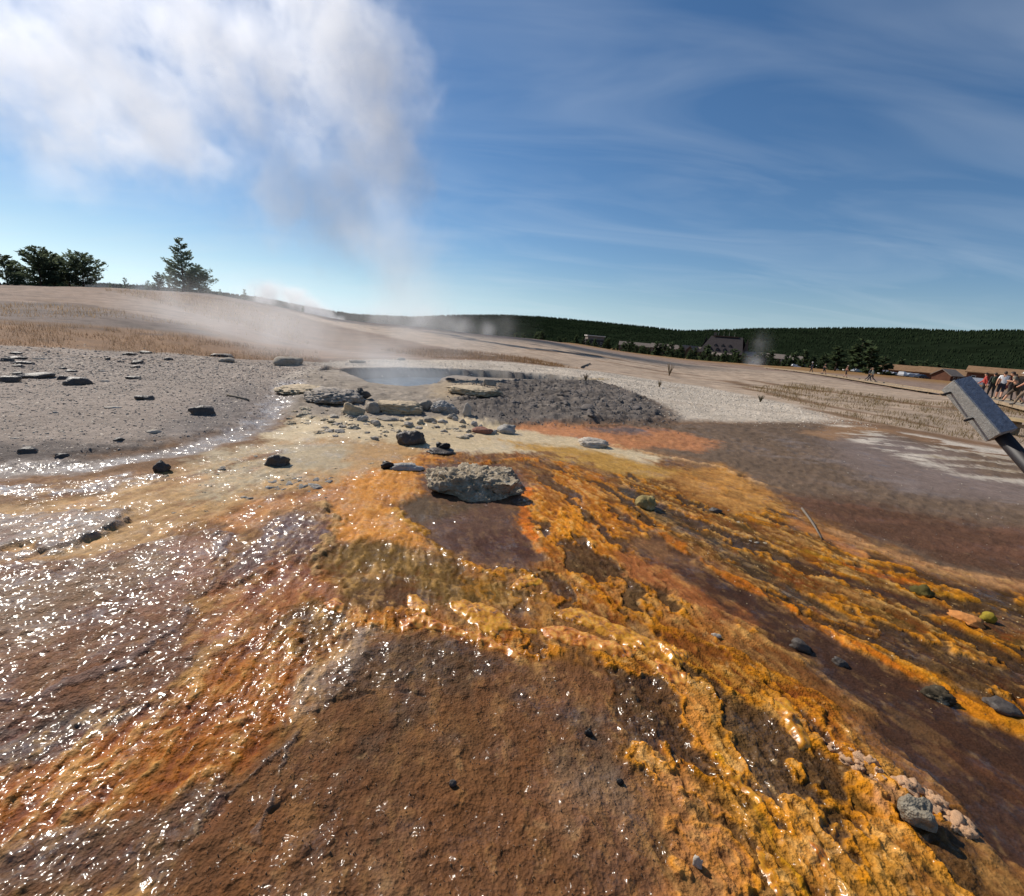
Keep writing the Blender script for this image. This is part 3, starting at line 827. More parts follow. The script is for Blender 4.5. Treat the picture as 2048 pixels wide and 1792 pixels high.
HZ = hill_height(HA, HR)
HV = np.stack([np.sin(np.radians(HA)) * HR, np.cos(np.radians(HA)) * HR, HZ], -1).reshape(-1, 3)
ni, nj = HA.shape
i0 = np.arange(ni - 1)[:, None]; j0 = np.arange(nj - 1)[None]
HF = np.stack([i0 * nj + j0, (i0 + 1) * nj + j0, (i0 + 1) * nj + j0 + 1, i0 * nj + j0 + 1], -1).reshape(-1, 4)[:, ::-1]
hmat = simple_mat('forest_floor', lin(28, 36, 24), 1.0, 0.5, 0.02, spec=0.0)
hills = link('hills', mesh_from('hills', HV, np.ascontiguousarray(HF)[:, ::-1], hmat, True), kind='structure', label='long low dark green wooded hills along the skyline', cat='hills')

# ------------------------------------------------------------------ pool water
def grid_in_poly(P, step, pad=0.0):
    lo = P.min(0) - pad - step; hi = P.max(0) + pad + step
    xs = np.arange(lo[0], hi[0], step); ys = np.arange(lo[1], hi[1], step)
    X, Y = np.meshgrid(xs, ys, indexing='ij')
    return X, Y, poly_sdf(X, Y, P)


def faces_of_grid(mask):
    """quads of a grid whose four corners are inside; returns (vertex index map, faces)"""
    n0, n1 = mask.shape
    q = mask[:-1, :-1] & mask[1:, :-1] & mask[1:, 1:] & mask[:-1, 1:]
    I, J = np.nonzero(q)
    idx = -np.ones(mask.shape, int)
    used = np.zeros(mask.shape, bool)
    for di, dj in ((0, 0), (1, 0), (1, 1), (0, 1)):
        used[I + di, J + dj] = True
    idx[used] = np.arange(used.sum())
    F_ = np.stack([idx[I, J], idx[I + 1, J], idx[I + 1, J + 1], idx[I, J + 1]], -1)
    return used, F_


wmat, nt, b = new_mat('hot_spring_water')
n, l = nt.nodes, nt.links
b.inputs['Base Color'].default_value = (*lin(104, 120, 132), 1)
b.inputs['Roughness'].default_value = 0.12
b.inputs['IOR'].default_value = 1.33
tc = n.new('ShaderNodeTexCoord')
mp = n.new('ShaderNodeMapping'); mp.inputs['Scale'].default_value = (1.0, 2.2, 1.0)
l.new(tc.outputs['Object'], mp.inputs['Vector'])
no = n.new('ShaderNodeTexNoise'); no.inputs['Scale'].default_value = 2.6; no.inputs['Detail'].default_value = 4
l.new(mp.outputs[0], no.inputs['Vector'])
bp = n.new('ShaderNodeBump'); bp.inputs['Strength'].default_value = 0.5; bp.inputs['Distance'].default_value = 0.06
l.new(no.outputs['Fac'], bp.inputs['Height']); l.new(bp.outputs[0], b.inputs['Normal'])
X, Y, D_ = grid_in_poly(POOL, 0.12, 0.4)
used, F_ = faces_of_grid(D_ < 0.30)
pv = np.stack([X[used], Y[used], np.full(used.sum(), WATER_Z)], -1)
link('pool_water', mesh_from('pool_water', pv, F_, wmat, True), kind='structure', label='steaming grey blue water of the hot spring', cat='water')


# ------------------------------------------------------------------ rocks
def ico(sub):
    bm = bmesh.new()
    bmesh.ops.create_icosphere(bm, subdivisions=sub, radius=1.0)
    v = np.array([q.co[:] for q in bm.verts]); f = np.array([[q.index for q in fc.verts] for fc in bm.faces])
    bm.free()
    return v, f


_ICO = {}


def rock_mesh(name, dims, seed, sub=3, rough=0.25, fine=0.08, flat=0.35, mat=None, boxy=0.0, top=1.0):
    """irregular stone: dims = full width, depth, height; sits on z = 0"""
    if sub not in _ICO:
        _ICO[sub] = ico(sub)
    v, f = _ICO[sub]
    o = Vector((seed * 3.71, -seed * 1.93, seed * 0.57))
    out = np.empty_like(v)
    for i, p in enumerate(v):
        q = Vector(p)
        k = 1 + rough * mnoise.noise(q * 1.1 + o) * 1.6 + rough * 0.6 * mnoise.noise(q * 2.3 + o * 2)
        if fine:
            k += fine * mnoise.noise(q * 5.5 + o) + fine * 0.8 * mnoise.noise(q * 13 + o) + fine * 0.6 * mnoise.noise(q * 29 + o)
        if boxy:
            mxx = max(abs(q.x), abs(q.y), abs(q.z) * 1.1)
            k *= (1 - boxy) + boxy * min(1.0 / mxx, 1.45) * 0.82
        out[i] = q * k
    out[:, 2] = np.where(out[:, 2] < -flat, -flat + (out[:, 2] + flat) * 0.15, out[:, 2])
    if top < 1.0:
        out[:, 2] = np.where(out[:, 2] > top, top + (out[:, 2] - top) * 0.3, out[:, 2])
    for a in range(3):
        lo, hi = out[:, a].min(), out[:, a].max()
        if a < 2:
            out[:, a] = (out[:, a] - (lo + hi) / 2) / (hi - lo) * dims[a]
        else:
            out[:, a] = (out[:, a] - lo) / (hi - lo) * dims[a]
    return mesh_from(name, out, f, mat, True)


def stone_mat(name, color, var=0.35, scale=9, bump=0.9, rough=0.85, pale=None, thr=0.55):
    m, nt, b = new_mat(name)
    n, l = nt.nodes, nt.links
    tc = n.new('ShaderNodeTexCoord')
    a = n.new('ShaderNodeTexNoise'); a.inputs['Scale'].default_value = scale; a.inputs['Detail'].default_value = 7; a.inputs['Roughness'].default_value = 0.7
    v = n.new('ShaderNodeTexVoronoi'); v.inputs['Scale'].default_value = scale * 4
    for q in (a, v):
        l.new(tc.outputs['Object'], q.inputs['Vector'])
    r = n.new('ShaderNodeMapRange'); r.inputs['From Min'].default_value = 0.3; r.inputs['From Max'].default_value = 0.7
    r.inputs['To Min'].default_value = 1 - var; r.inputs['To Max'].default_value = 1 + var
    l.new(a.outputs['Fac'], r.inputs['Value'])
    s = n.new('ShaderNodeVectorMath'); s.operation = 'SCALE'; s.inputs[0].default_value = color
    l.new(r.outputs[0], s.inputs['Scale'])
    last = s.outputs[0]
    if pale:
        r2 = n.new('ShaderNodeMapRange'); r2.inputs['From Min'].default_value = thr; r2.inputs['From Max'].default_value = thr + 0.12
        l.new(a.outputs['Fac'], r2.inputs['Value'])
        mx = n.new('ShaderNodeMix'); mx.data_type = 'RGBA'
        l.new(r2.outputs[0], mx.inputs['Factor']); l.new(last, mx.inputs['A']); mx.inputs['B'].default_value = (*pale, 1)
        last = mx.outputs['Result']
    l.new(last, b.inputs['Base Color'])
    b.inputs['Roughness'].default_value = rough
    b.inputs['Specular IOR Level'].default_value = 0.3
    h = n.new('ShaderNodeMath'); h.operation = 'MULTIPLY_ADD'; h.inputs[1].default_value = 0.5
    l.new(v.outputs['Distance'], h.inputs[0]); l.new(a.outputs['Fac'], h.inputs[2])
    bp = n.new('ShaderNodeBump'); bp.inputs['Strength'].default_value = bump; bp.inputs['Distance'].default_value = 0.012
    l.new(h.outputs[0], bp.inputs['Height']); l.new(bp.outputs[0], b.inputs['Normal'])
    return m


M_GREY = stone_mat('grey_sinter_stone', lin(160, 148, 132), pale=lin(176, 168, 156), thr=0.6)
M_DARK = stone_mat('dark_wet_stone', lin(84, 76, 70), rough=0.55, pale=lin(120, 114, 106), thr=0.66)
M_BLACK = stone_mat('black_stone', lin(34, 30, 28), rough=0.5)
M_BOULD = stone_mat('knobbly_sinter', lin(158, 142, 118), scale=11, bump=1.0, pale=lin(206, 194, 172), thr=0.54, var=0.45)
M_PALE = stone_mat('pale_sinter', lin(186, 174, 158), scale=8)
M_CREAM = stone_mat('cream_sinter', lin(196, 178, 148), scale=8, rough=0.6)
M_PINK = stone_mat('pink_sinter', lin(224, 178, 136), scale=30, rough=0.55, bump=0.6)
M_MOUND = stone_mat('ash_grey_sinter', lin(168, 156, 142), scale=16, bump=1.0, pale=lin(165, 156, 146), thr=0.62)
M_BLUE = stone_mat('blue_grey_sinter', lin(166, 160, 152), scale=10, pale=lin(190, 188, 186), thr=0.58)
M_TAN = stone_mat('tan_sinter', lin(188, 168, 138), scale=10, pale=lin(196, 182, 158), thr=0.6)

CAMV = Vector((0, 0, CAM_H))
FWD = CAM_R @ Vector((0, 0, -1))


def px_size(p):
    """metres per photograph pixel at a point"""
    return (Vector(p) - CAMV).dot(FWD) / FPX


def put_rock(px, py, wpx, hpx, mat, label, cat='rock', name='rock', depth=0.7, seed=None, sub=3, sink=0.12, rough=0.25, fine=0.08, rotz=0.0, group=None, boxy=0.0, top=1.0, flat=0.35, tilt=0.0):
    """stone whose front foot is seen at (px, py)"""
    g = G(px, py)
    u = px_size(g)
    w, h = wpx * u, hpx * u
    dp = w * depth
    seed = seed if seed is not None else px * 0.13 + py * 0.07
    me = rock_mesh(name, (w, dp, h * (1 + sink)), seed, sub, rough, fine, flat, mat, boxy, top)
    dirv = Vector((g[0], g[1], 0)).normalized()
    c = Vector((g[0], g[1], 0)) + dirv * dp * 0.42
    o = link(name, me, label=label, cat=cat, group=group)
    o.location = (c.x, c.y, ground_z(c.x, c.y) - h * sink)
    o.rotation_euler = (0, tilt, -math.atan2(dirv.x, dirv.y) + rotz)
    return o


# the big knobbly boulder in the run-off
g = G(950, 1002); u = px_size(g)
bw = 222 * u
bm_ = rock_mesh('boulder', (bw, bw * 0.74, 0.215), 9.3, 6, 0.30, 0.05, 0.25, M_BOULD, 0.25, 0.6)
dv = Vector((g[0], g[1], 0)).normalized()
c = Vector((g[0], g[1], 0)) + dv * bw * 0.34
# sponge-like pitting and an undercut foot
co_ = np.empty(len(bm_.vertices) * 3, np.float32); bm_.vertices.foreach_get('co', co_); co_ = co_.reshape(-1, 3)
for i in range(len(co_)):
    p = Vector(co_[i])
    t = mnoise.noise(p * 14) * 0.026 + mnoise.noise(p * 31) * 0.020 + abs(mnoise.noise(p * 22 + Vector((3, 1, 7)))) * -0.036 + mnoise.noise(p * 62) * 0.008
    rr = math.hypot(p.x, p.y) + 1e-6
    under = max(0.0, 1 - p.z / 0.07)
    co_[i] = (p.x * (1 - 0.05 * under) + p.x / rr * t * 0.7, p.y * (1 - 0.05 * under) + p.y / rr * t * 0.7, p.z + t * (1 - under) * 1.1)
bm_.vertices.foreach_set('co', co_.ravel()); bm_.update()
bo = link('boulder', bm_, label='largest boulder, flat topped and knobbly grey, in the dark brown pool', cat='boulder')
bo.location = (c.x, c.y, ground_z(c.x, c.y) - 0.015)
bo.rotation_euler = (0, 0.03, -math.atan2(dv.x, dv.y) + 0.05)

# stones lying in the shallow run-off
put_rock(822, 891, 62, 29, M_DARK, 'dark grey craggy stone in cream run-off in front of the pool', depth=0.8, sub=4, fine=0.12)
put_rock(885, 904, 36, 20, M_BLACK, 'small jagged black stone standing on a wet grey slab', depth=0.4, boxy=0.4, rough=0.5, tilt=0.3)
put_rock(880, 910, 56, 8, M_DARK, 'thin wet grey slab under the jagged black stone', cat='slab', name='rock_slab', depth=0.9, rough=0.3)
put_rock(776, 938, 30, 16, M_BLACK, 'jagged black shard at one end of the lumpy grey crust', cat='shard', name='rock_shard', depth=0.5, boxy=0.3, rough=0.5)
put_rock(815, 942, 70, 13, M_BLUE, 'low lumpy grey crust running from the black shard to the boulder', cat='crust', name='sinter_crust', depth=0.5, fine=0.16)
put_rock(555, 930, 48, 22, M_DARK, 'rounded dark stone in pale water with a wet foot', sub=4)
put_rock(325, 944, 31, 23, M_DARK, 'small round dark stone at the edge of the glittering stream', sub=4)
put_rock(1186, 896, 66, 17, M_PALE, 'pale lumpy sinter mound on the salmon mud', cat='sinter mound', name='sinter_mound', depth=0.8, sub=4, fine=0.2)
put_rock(1012, 868, 40, 18, M_BLUE, 'grey knobbly lump with white tips below the dark bank', cat='sinter lump', name='sinter_lump', fine=0.2)
put_rock(965, 868, 44, 12, stone_mat('reddish_sinter', lin(140, 96, 78)), 'reddish flat lump at the foot of the dark bank', cat='sinter lump', name='sinter_lump')
put_rock(1290, 1018, 44, 26, stone_mat('mossy_sinter', lin(150, 132, 84), pale=lin(205, 190, 150)), 'pale mat-covered knob in the dark channel beyond the orange field', cat='sinter knob', name='sinter_lump', depth=0.9, fine=0.15, sub=4)
put_rock(1430, 1026, 26, 8, M_DARK, 'flat brown chip on the tan mat', cat='chip', name='rock_chip')
put_rock(1875, 1398, 56, 26, stone_mat('speckled_stone', lin(70, 60, 44), pale=lin(205, 190, 160), thr=0.55), 'speckled brown stone beside the bright orange stripe', sub=4, fine=0.15)
put_rock(2000, 1425, 60, 20, M_DARK, 'dark wet stone across the bright orange stripe', sub=3)
put_rock(1600, 1298, 40, 20, M_DARK, 'dark wet stone alone in the brown channel', sub=3, rough=0.4)
put_rock(1680, 1328, 30, 14, M_DARK, 'smallest dark wet stone in the brown channel', sub=3, rough=0.4)
put_rock(1432, 1275, 20, 8, M_PALE, 'white pebble on the edge of the brown channel', cat='pebble', name='pebble', depth=0.5)
put_rock(1822, 1662, 66, 42, stone_mat('grey_pebble', lin(140, 130, 112), rough=0.5, scale=30), 'angular grey stone on the ochre fan', boxy=0.45, sub=4, rough=0.35, fine=0.03, depth=0.8)
put_rock(1392, 1742, 20, 26, M_PALE, 'small upright white stone on the pinkish mud', boxy=0.3, rough=0.5, depth=0.7)
put_rock(1176, 1476, 18, 14, M_BLACK, 'tiny black stone on the brown plateau', cat='pebble', name='pebble')
put_rock(1238, 1576, 16, 12, M_BLACK, 'tiny dark stone where the brown plateau meets the pinkish mud', cat='pebble', name='pebble')
put_rock(905, 1578, 16, 13, M_DARK, 'tiny dark stone farthest from the edges of the brown plateau', cat='pebble', name='pebble')
put_rock(1840, 1190, 42, 22, stone_mat('olive_knob', lin(84, 74, 30), pale=lin(170, 150, 80)), 'olive mat-covered knob beside the pink tan streak', cat='sinter knob', name='sinter_lump', fine=0.2)
put_rock(1975, 1242, 26, 20, stone_mat('yellow_knob', lin(150, 130, 40)), 'yellow green knob beside the orange crust lump', cat='sinter knob', name='sinter_lump')
put_rock(1930, 1245, 60, 16, stone_mat('orange_crust', lin(196, 130, 70)), 'orange crust lump beside the yellow green knob', cat='crust', name='sinter_crust', fine=0.2)

# dark flat stones scattered on the grey gravel flat to the left
LEFT = [(156, 775, 48, 16), (78, 762, 62, 10), (17, 770, 42, 13), (15, 727, 24, 7), (32, 712, 20, 4), (36, 722, 30, 5), (48, 732, 34, 6), (38, 738, 20, 6), (38, 754, 20, 6),
        (127, 742, 12, 5), (142, 748, 22, 5), (260, 713, 26, 5), (292, 710, 22, 5), (216, 723, 9, 5), (276, 731, 26, 8), (271, 739, 18, 5), (242, 728, 12, 4), (338, 724, 18, 6),
        (444, 715, 46, 6), (453, 727, 30, 9), (290, 805, 33, 8), (405, 836, 48, 18), (57, 914, 32, 12), (125, 918, 24, 8), (239, 888, 20, 6), (268, 762, 28, 5), (126, 764, 18, 9), (577, 737, 56, 17),
        (715, 728, 34, 6), (800, 722, 22, 6)]
LBL = {156: 'largest dark tilted stone on the gravel flat', 405: 'dark oblong stone on the gravel above the stream', 577: 'grey rounded boulder behind the pool wreathed in steam',
       290: 'thin dark slab alone on the grey gravel', 57: 'dark stone at the shore of the glittering stream', 17: 'blunt dark stone beside a long flat one', 78: 'long flat dark slab on the gravel flat'}
for q in LEFT:
    lb = LBL.get(q[0])
    put_rock(*q, M_DARK if q[0] not in (577, 453, 715, 800) else M_GREY, lb or 'small dark flat stone on the grey gravel flat', group=None if lb else 'dark stones on the gravel flat', depth=0.8, seed=q[0] * 0.37, rough=0.3, boxy=0.25, sink=0.2)
for q in ((227, 822, 30, 4), (210, 767, 18, 4), (309, 873, 26, 6), (85, 722, 24, 3), (112, 832, 10, 3), (205, 747, 14, 3), (30, 885, 16, 3)):
    put_rock(*q, M_PALE, 'pale thin sinter plate on the grey gravel flat', cat='plate', name='sinter_plate', group='pale plates on the gravel flat', depth=0.6, seed=q[0] * 0.2)

# near lip of the pool: broken mounds, blocks and slabs
put_rock(672, 818, 130, 26, M_MOUND, 'ash grey mound on the pool lip by the glittering stream', cat='sinter mound', name='sinter_mound', depth=1.1, sub=5, fine=0.16, rough=0.14, flat=0.2, sink=0.02)
put_rock(605, 796, 110, 12, M_TAN, 'low tan swell between the ash grey mound and the stream', cat='sinter mound', name='sinter_mound', depth=1.3, sub=5, fine=0.16, rough=0.12, flat=0.1, sink=0.1)
put_rock(724, 806, 46, 24, M_DARK, 'dark pointed shard leaning on the ash grey mound', cat='shard', name='rock_shard', depth=0.5, boxy=0.5, rough=0.5, tilt=-0.5)
put_rock(702, 836, 46, 22, M_TAN, 'tan block propped beneath the dark pointed shard', cat='block', name='sinter_block', depth=0.6, boxy=0.4, rough=0.35, tilt=0.4)
put_rock(800, 834, 100, 19, M_TAN, 'flat topped tan block, the largest on the pool lip', cat='block', name='sinter_block', depth=0.8, sub=5, boxy=0.5, rough=0.18, fine=0.16, top=0.5)
put_rock(745, 832, 30, 22, M_GREY, 'upright grey lump between the tan blocks of the pool lip', cat='sinter lump', name='sinter_lump', boxy=0.3, rough=0.35)
put_rock(852, 826, 32, 20, M_GREY, 'rough grey lump between the flat topped block and outlet mound', cat='sinter lump', name='sinter_lump', rough=0.35)
put_rock(888, 832, 60, 24, M_BLUE, 'blue grey mound with white crust spots at the outlet', cat='sinter mound', name='sinter_mound', depth=0.9, sub=5, fine=0.16, rough=0.2)
put_rock(945, 806, 124, 14, M_TAN, 'broad tan slab between the outlet mound and the dark bank', cat='slab', name='sinter_slab', depth=0.9, sub=5, fine=0.16, rough=0.14, top=0.35, sink=0.1, flat=0.15)
put_rock(978, 790, 27, 20, M_GREY, 'small square grey stone on the broad tan slab', boxy=0.6, rough=0.2, sink=-0.3)
put_rock(900, 768, 20, 8, M_DARK, 'little dark stone at the tip of the tan slab', boxy=0.3, sink=-0.2)
put_rock(933, 840, 18, 26, M_PALE, 'white upright finger of sinter below the tan slab', cat='sinter lump', name='sinter_lump', depth=0.8)
LIP = [(910, 845, 16, 12), (925, 850, 18, 13), (948, 853, 18, 14), (960, 856, 14, 10), (860, 848, 36, 14), (905, 842, 30, 16), (885, 850, 28, 12), (780, 846, 60, 10), (725, 846, 30, 16), (750, 852, 26, 14)]
for q in LIP:
    put_rock(q[0], q[1], q[2] * 0.8, q[3] * 0.65, random.choice([M_GREY, M_BLUE, M_PALE]), 'knobbly grey lump at the foot of the pool lip', cat='sinter lump', name='sinter_lump', group='lumps at the foot of the pool lip', seed=q[0] * 0.31, rough=0.3)

# rubble of cream lumps spread over the apron in front of the lip
protos = [rock_mesh('sinter_lump', (1, 0.75, 0.34), 50 + i, 3, 0.5, 0.22, 0.3, [M_CREAM, M_TAN, M_CREAM, M_PALE, M_CREAM, M_PALE][i]) for i in range(6)]


def scatter_things(outline, count, wmin, wmax, label, cat, name, group, meshes, sink=0.25, seed=1, power=2.0):
    rnd = random.Random(seed)
    xs = [p[0] for p in outline]; ys = [p[1] for p in outline]
    P = np.array(outline, float)
    done = 0
    while done < count:
        px, py = rnd.uniform(min(xs), max(xs)), rnd.uniform(min(ys), max(ys))
        if poly_sdf(np.array([px]), np.array([py]), P)[0] > 0:
            continue
        g = G(px, py); u = px_size(g)
        w = u * (wmin + (wmax - wmin) * rnd.random() ** power)
        o = link(name, rnd.choice(meshes), label=label, cat=cat, group=group)
        o.location = (g[0], g[1], ground_z(g[0], g[1]) - 0.45 * w * sink)
        o.scale = (w * rnd.uniform(0.8, 1.2), w * rnd.uniform(0.8, 1.2), w * rnd.uniform(0.6, 1.2))
        o.rotation_euler = (rnd.uniform(-0.2, 0.2), rnd.uniform(-0.2, 0.2), rnd.uniform(0, 6.28))
        done += 1


scatter_things([(560, 830), (640, 815), (760, 838), (860, 845), (1000, 855), (1010, 872), (900, 878), (830, 880), (740, 880), (640, 870), (580, 850)], 120, 8, 30,
               'cream sinter lump in the rubble below the pool lip', 'sinter lump', 'sinter_lump', 'rubble below the pool lip', protos, seed=3)
scatter_things([(330, 950), (560, 900), (760, 900), (840, 930), (760, 985), (640, 1000), (430, 1040), (330, 1020)], 90, 6, 26,
               'low wet sinter lump standing out of the cream run-off', 'sinter lump', 'sinter_lump', 'wet lumps in the cream run-off', protos, seed=4, sink=0.55)
scatter_things([(540, 955), (680, 948), (690, 965), (620, 985), (540, 980)], 34, 10, 34, 'blue grey knob in the lumpy patch of the cream run-off', 'sinter lump', 'sinter_lump', 'blue grey knobs in the run-off',
               [rock_mesh('sinter_lump', (1, 0.8, 0.36), 70 + i, 3, 0.45, 0.2, 0.3, M_BLUE) for i in range(3)], seed=5, sink=0.6)
M_CIND = stone_mat('dark_crust', lin(112, 103, 96), scale=9, pale=lin(150, 140, 130), thr=0.62)
scatter_things([(920, 800), (1020, 780), (1180, 775), (1240, 792), (1320, 835), (1200, 848), (1000, 848), (930, 838)], 60, 10, 46, 'dark grey crust slab tilted in the bank beside the pool', 'crust', 'sinter_crust', 'crust slabs in the dark bank',
               [rock_mesh('sinter_crust', (1, 0.7, 0.3), 120 + i, 3, 0.5, 0.2, 0.3, M_CIND, 0.3) for i in range(4)], seed=12, sink=0.35)
pinks = [rock_mesh('sinter_nodule', (1, 0.8, 0.5), 80 + i, 3, 0.5, 0.25, 0.4, M_PINK) for i in range(4)]
scatter_things([(1790, 1560), (1850, 1580), (1900, 1615), (1945, 1655), (1935, 1680), (1890, 1660), (1840, 1620), (1790, 1585)], 42, 14, 44, 'knobbly pink sinter nodule on the ridge by the brown channel', 'nodule', 'sinter_nodule', 'pink nodules on the ridge', pinks, seed=6, sink=0.15)
scatter_things([(1640, 1480), (1700, 1500), (1790, 1560), (1760, 1580), (1680, 1530)], 22, 10, 30, 'small pinkish nodule on the ochre fan above the angular grey stone', 'nodule', 'sinter_nodule', 'nodules along the ochre fan', pinks, seed=7, sink=0.3)
scatter_things([(1840, 1250), (2000, 1230), (2040, 1270), (2030, 1330), (1940, 1340), (1830, 1300)], 12, 14, 50, 'flat tan sinter plate lying in the dark olive channel', 'plate', 'sinter_plate', 'tan plates in the olive channel',
               [rock_mesh('sinter_plate', (1, 0.6, 0.14), 90 + i, 2, 0.35, 0.1, 0.3, M_CREAM) for i in range(3)], seed=8, sink=0.45)
scatter_things([(1300, 960), (1480, 970), (1560, 1040), (1640, 1120), (1500, 1110), (1400, 1060), (1300, 1010)], 26, 8, 30, 'pale mat-crusted lump among the braided channels', 'sinter lump', 'sinter_lump', 'lumps among the braided channels',
               [protos[0], protos[2], protos[3]], seed=9, sink=0.7)


# ------------------------------------------------------------------ gravel, chips: too many to count
def pebble_field(name, label, cat, outline, count, smin, smax, colors, seed, hscale=0.2, rough=0.85, edge=30):
    rnd = np.random.default_rng(seed)
    P = GP(outline)
    lo, hi = P.min(0), P.max(0)
    pts = []
    while sum(len(q) for q in pts) < count:
        q = rnd.uniform(lo, hi, (count * 2, 2))
        r = np.hypot(q[:, 0], q[:, 1])
        keep = (poly_sdf(q[:, 0], q[:, 1], P) < rnd.normal(0, 0.035, len(q)) * r) & (rnd.random(len(q)) < np.clip(6.0 / r, 0, 1))
        pts.append(q[keep])
    q = np.concatenate(pts)[:count]
    z = ground_zs(q[:, 0], q[:, 1])
    r = np.hypot(q[:, 0], q[:, 1])
    s = (smin + (smax - smin) * rnd.random(count) ** 2.5) * np.clip(r / 9, 0.6, 2.0)
    ring = np.array([[1, 0, 0], [0.1, 0.9, 0], [-0.95, 0.1, 0], [0.0, -0.95, 0]])
    base = np.concatenate([ring, ring * 0.62 + np.array([0, 0, 1.0])])
    V_ = np.repeat(base[None], count, 0) * (1 + rnd.uniform(-0.3, 0.3, (count, 8, 1)))
    V_[:, 4:, :2] += rnd.uniform(-0.3, 0.3, (count, 1, 2))
    V_[:, 4:, 2] += V_[:, 4:, 0] * rnd.uniform(-0.5, 0.5, (count, 1))
    a = rnd.uniform(0, 6.28, count)
    ca, sa = np.cos(a)[:, None], np.sin(a)[:, None]
    x = V_[..., 0] * ca - V_[..., 1] * sa; y = V_[..., 0] * sa + V_[..., 1] * ca
    el = rnd.uniform(0.5, 1.0, count)[:, None]
    V_ = np.stack([x * s[:, None] * 0.5 + q[:, 0:1], y * el * s[:, None] * 0.5 + q[:, 1:2], V_[..., 2] * (s * hscale * rnd.uniform(0.4, 1.3, count))[:, None] + (z - s * 0.08)[:, None]], -1).reshape(-1, 3)
    fb = np.array([[0, 1, 5], [0, 5, 4], [1, 2, 6], [1, 6, 5], [2, 3, 7], [2, 7, 6], [3, 0, 4], [3, 4, 7], [4, 5, 6], [4, 6, 7]])
    F2 = (fb[None] + (np.arange(count) * 8)[:, None, None]).reshape(-1, 3)
    me = mesh_from(name, V_, F2)
    cs = np.array([lin(*c) for c in colors])[rnd.integers(0, len(colors), count)] * rnd.uniform(0.7, 1.2, (count, 1))
    cc_ = np.ones((count, 8, 4), np.float32); cc_[..., :3] = cs[:, None]
    t_ = me.attributes.new('tint', 'FLOAT_COLOR', 'POINT'); t_.data.foreach_set('color', cc_.ravel())
    m, nt, b = new_mat(name)
    at_ = nt.nodes.new('ShaderNodeAttribute'); at_.attribute_name = 'tint'
    nt.links.new(at_.outputs['Color'], b.inputs['Base Color'])
    b.inputs['Roughness'].default_value = rough
    me.materials.append(m)
    link(name, me, label=label, cat=cat, kind='stuff')


pebble_field('grey_gravel', 'loose grey sinter gravel covering the flat beyond the stream', 'gravel', [(0, 930), (0, 706), (250, 710), (450, 722), (600, 730), (640, 745), (590, 765), (545, 800), (490, 845), (400, 868), (280, 890), (140, 915)],
             24000, 0.018, 0.066, [(160, 147, 134), (140, 127, 116), (176, 162, 147), (122, 111, 104), (186, 172, 155)], 21)
pebble_field('white_gravel', 'bright white sinter gravel bank curving round the pool', 'gravel', [(620, 728), (760, 721), (900, 722), (1000, 725), (1200, 745), (1400, 773), (1550, 804), (1700, 846), (1560, 844), (1350, 840), (1330, 818), (1225, 770), (1100, 748), (1000, 740), (900, 736), (760, 733), (640, 740)],
             22000, 0.014, 0.05, [(206, 192, 174), (188, 174, 155), (220, 208, 190), (166, 151, 133)], 22)
pebble_field('dark_cinder', 'dark grey crumbled sinter heaped between pool and white gravel', 'gravel', [(910, 765), (1000, 768), (1190, 770), (1225, 778), (1290, 806), (1350, 838), (1290, 850), (1000, 850), (930, 842)],
             5000, 0.014, 0.05, [(104, 98, 96), (84, 78, 76), (132, 124, 118), (114, 107, 103)], 23, hscale=0.45)
pebble_field('sinter_chips', 'pale sinter chips strewn over the dark damp flat', 'chips', [(1450, 900), (1700, 870), (2000, 980), (2048, 1150), (1850, 1120), (1650, 1040)], 260, 0.008, 0.03, [(190, 178, 160), (150, 138, 124)], 24, hscale=0.3)
pebble_field('crumbs', 'small brown crumbs scattered over the brown plateau', 'crumbs', [(500, 1500), (720, 1400), (1200, 1350), (1300, 1500), (1320, 1792), (300, 1792)], 2600, 0.004, 0.012, [(120, 88, 56), (150, 112, 76), (84, 60, 40)], 25, hscale=0.7, rough=0.45)
pebble_field('mat_flakes', 'small flakes of mat and sinter in the braided channels', 'flakes', [(1260, 980), (1500, 990), (1640, 1060), (2048, 1220), (2048, 1560), (1800, 1380), (1550, 1230), (1330, 1090)], 1500, 0.006, 0.028, [(190, 160, 110), (170, 120, 60), (110, 80, 40), (205, 180, 140)], 26, hscale=0.25, rough=0.5)


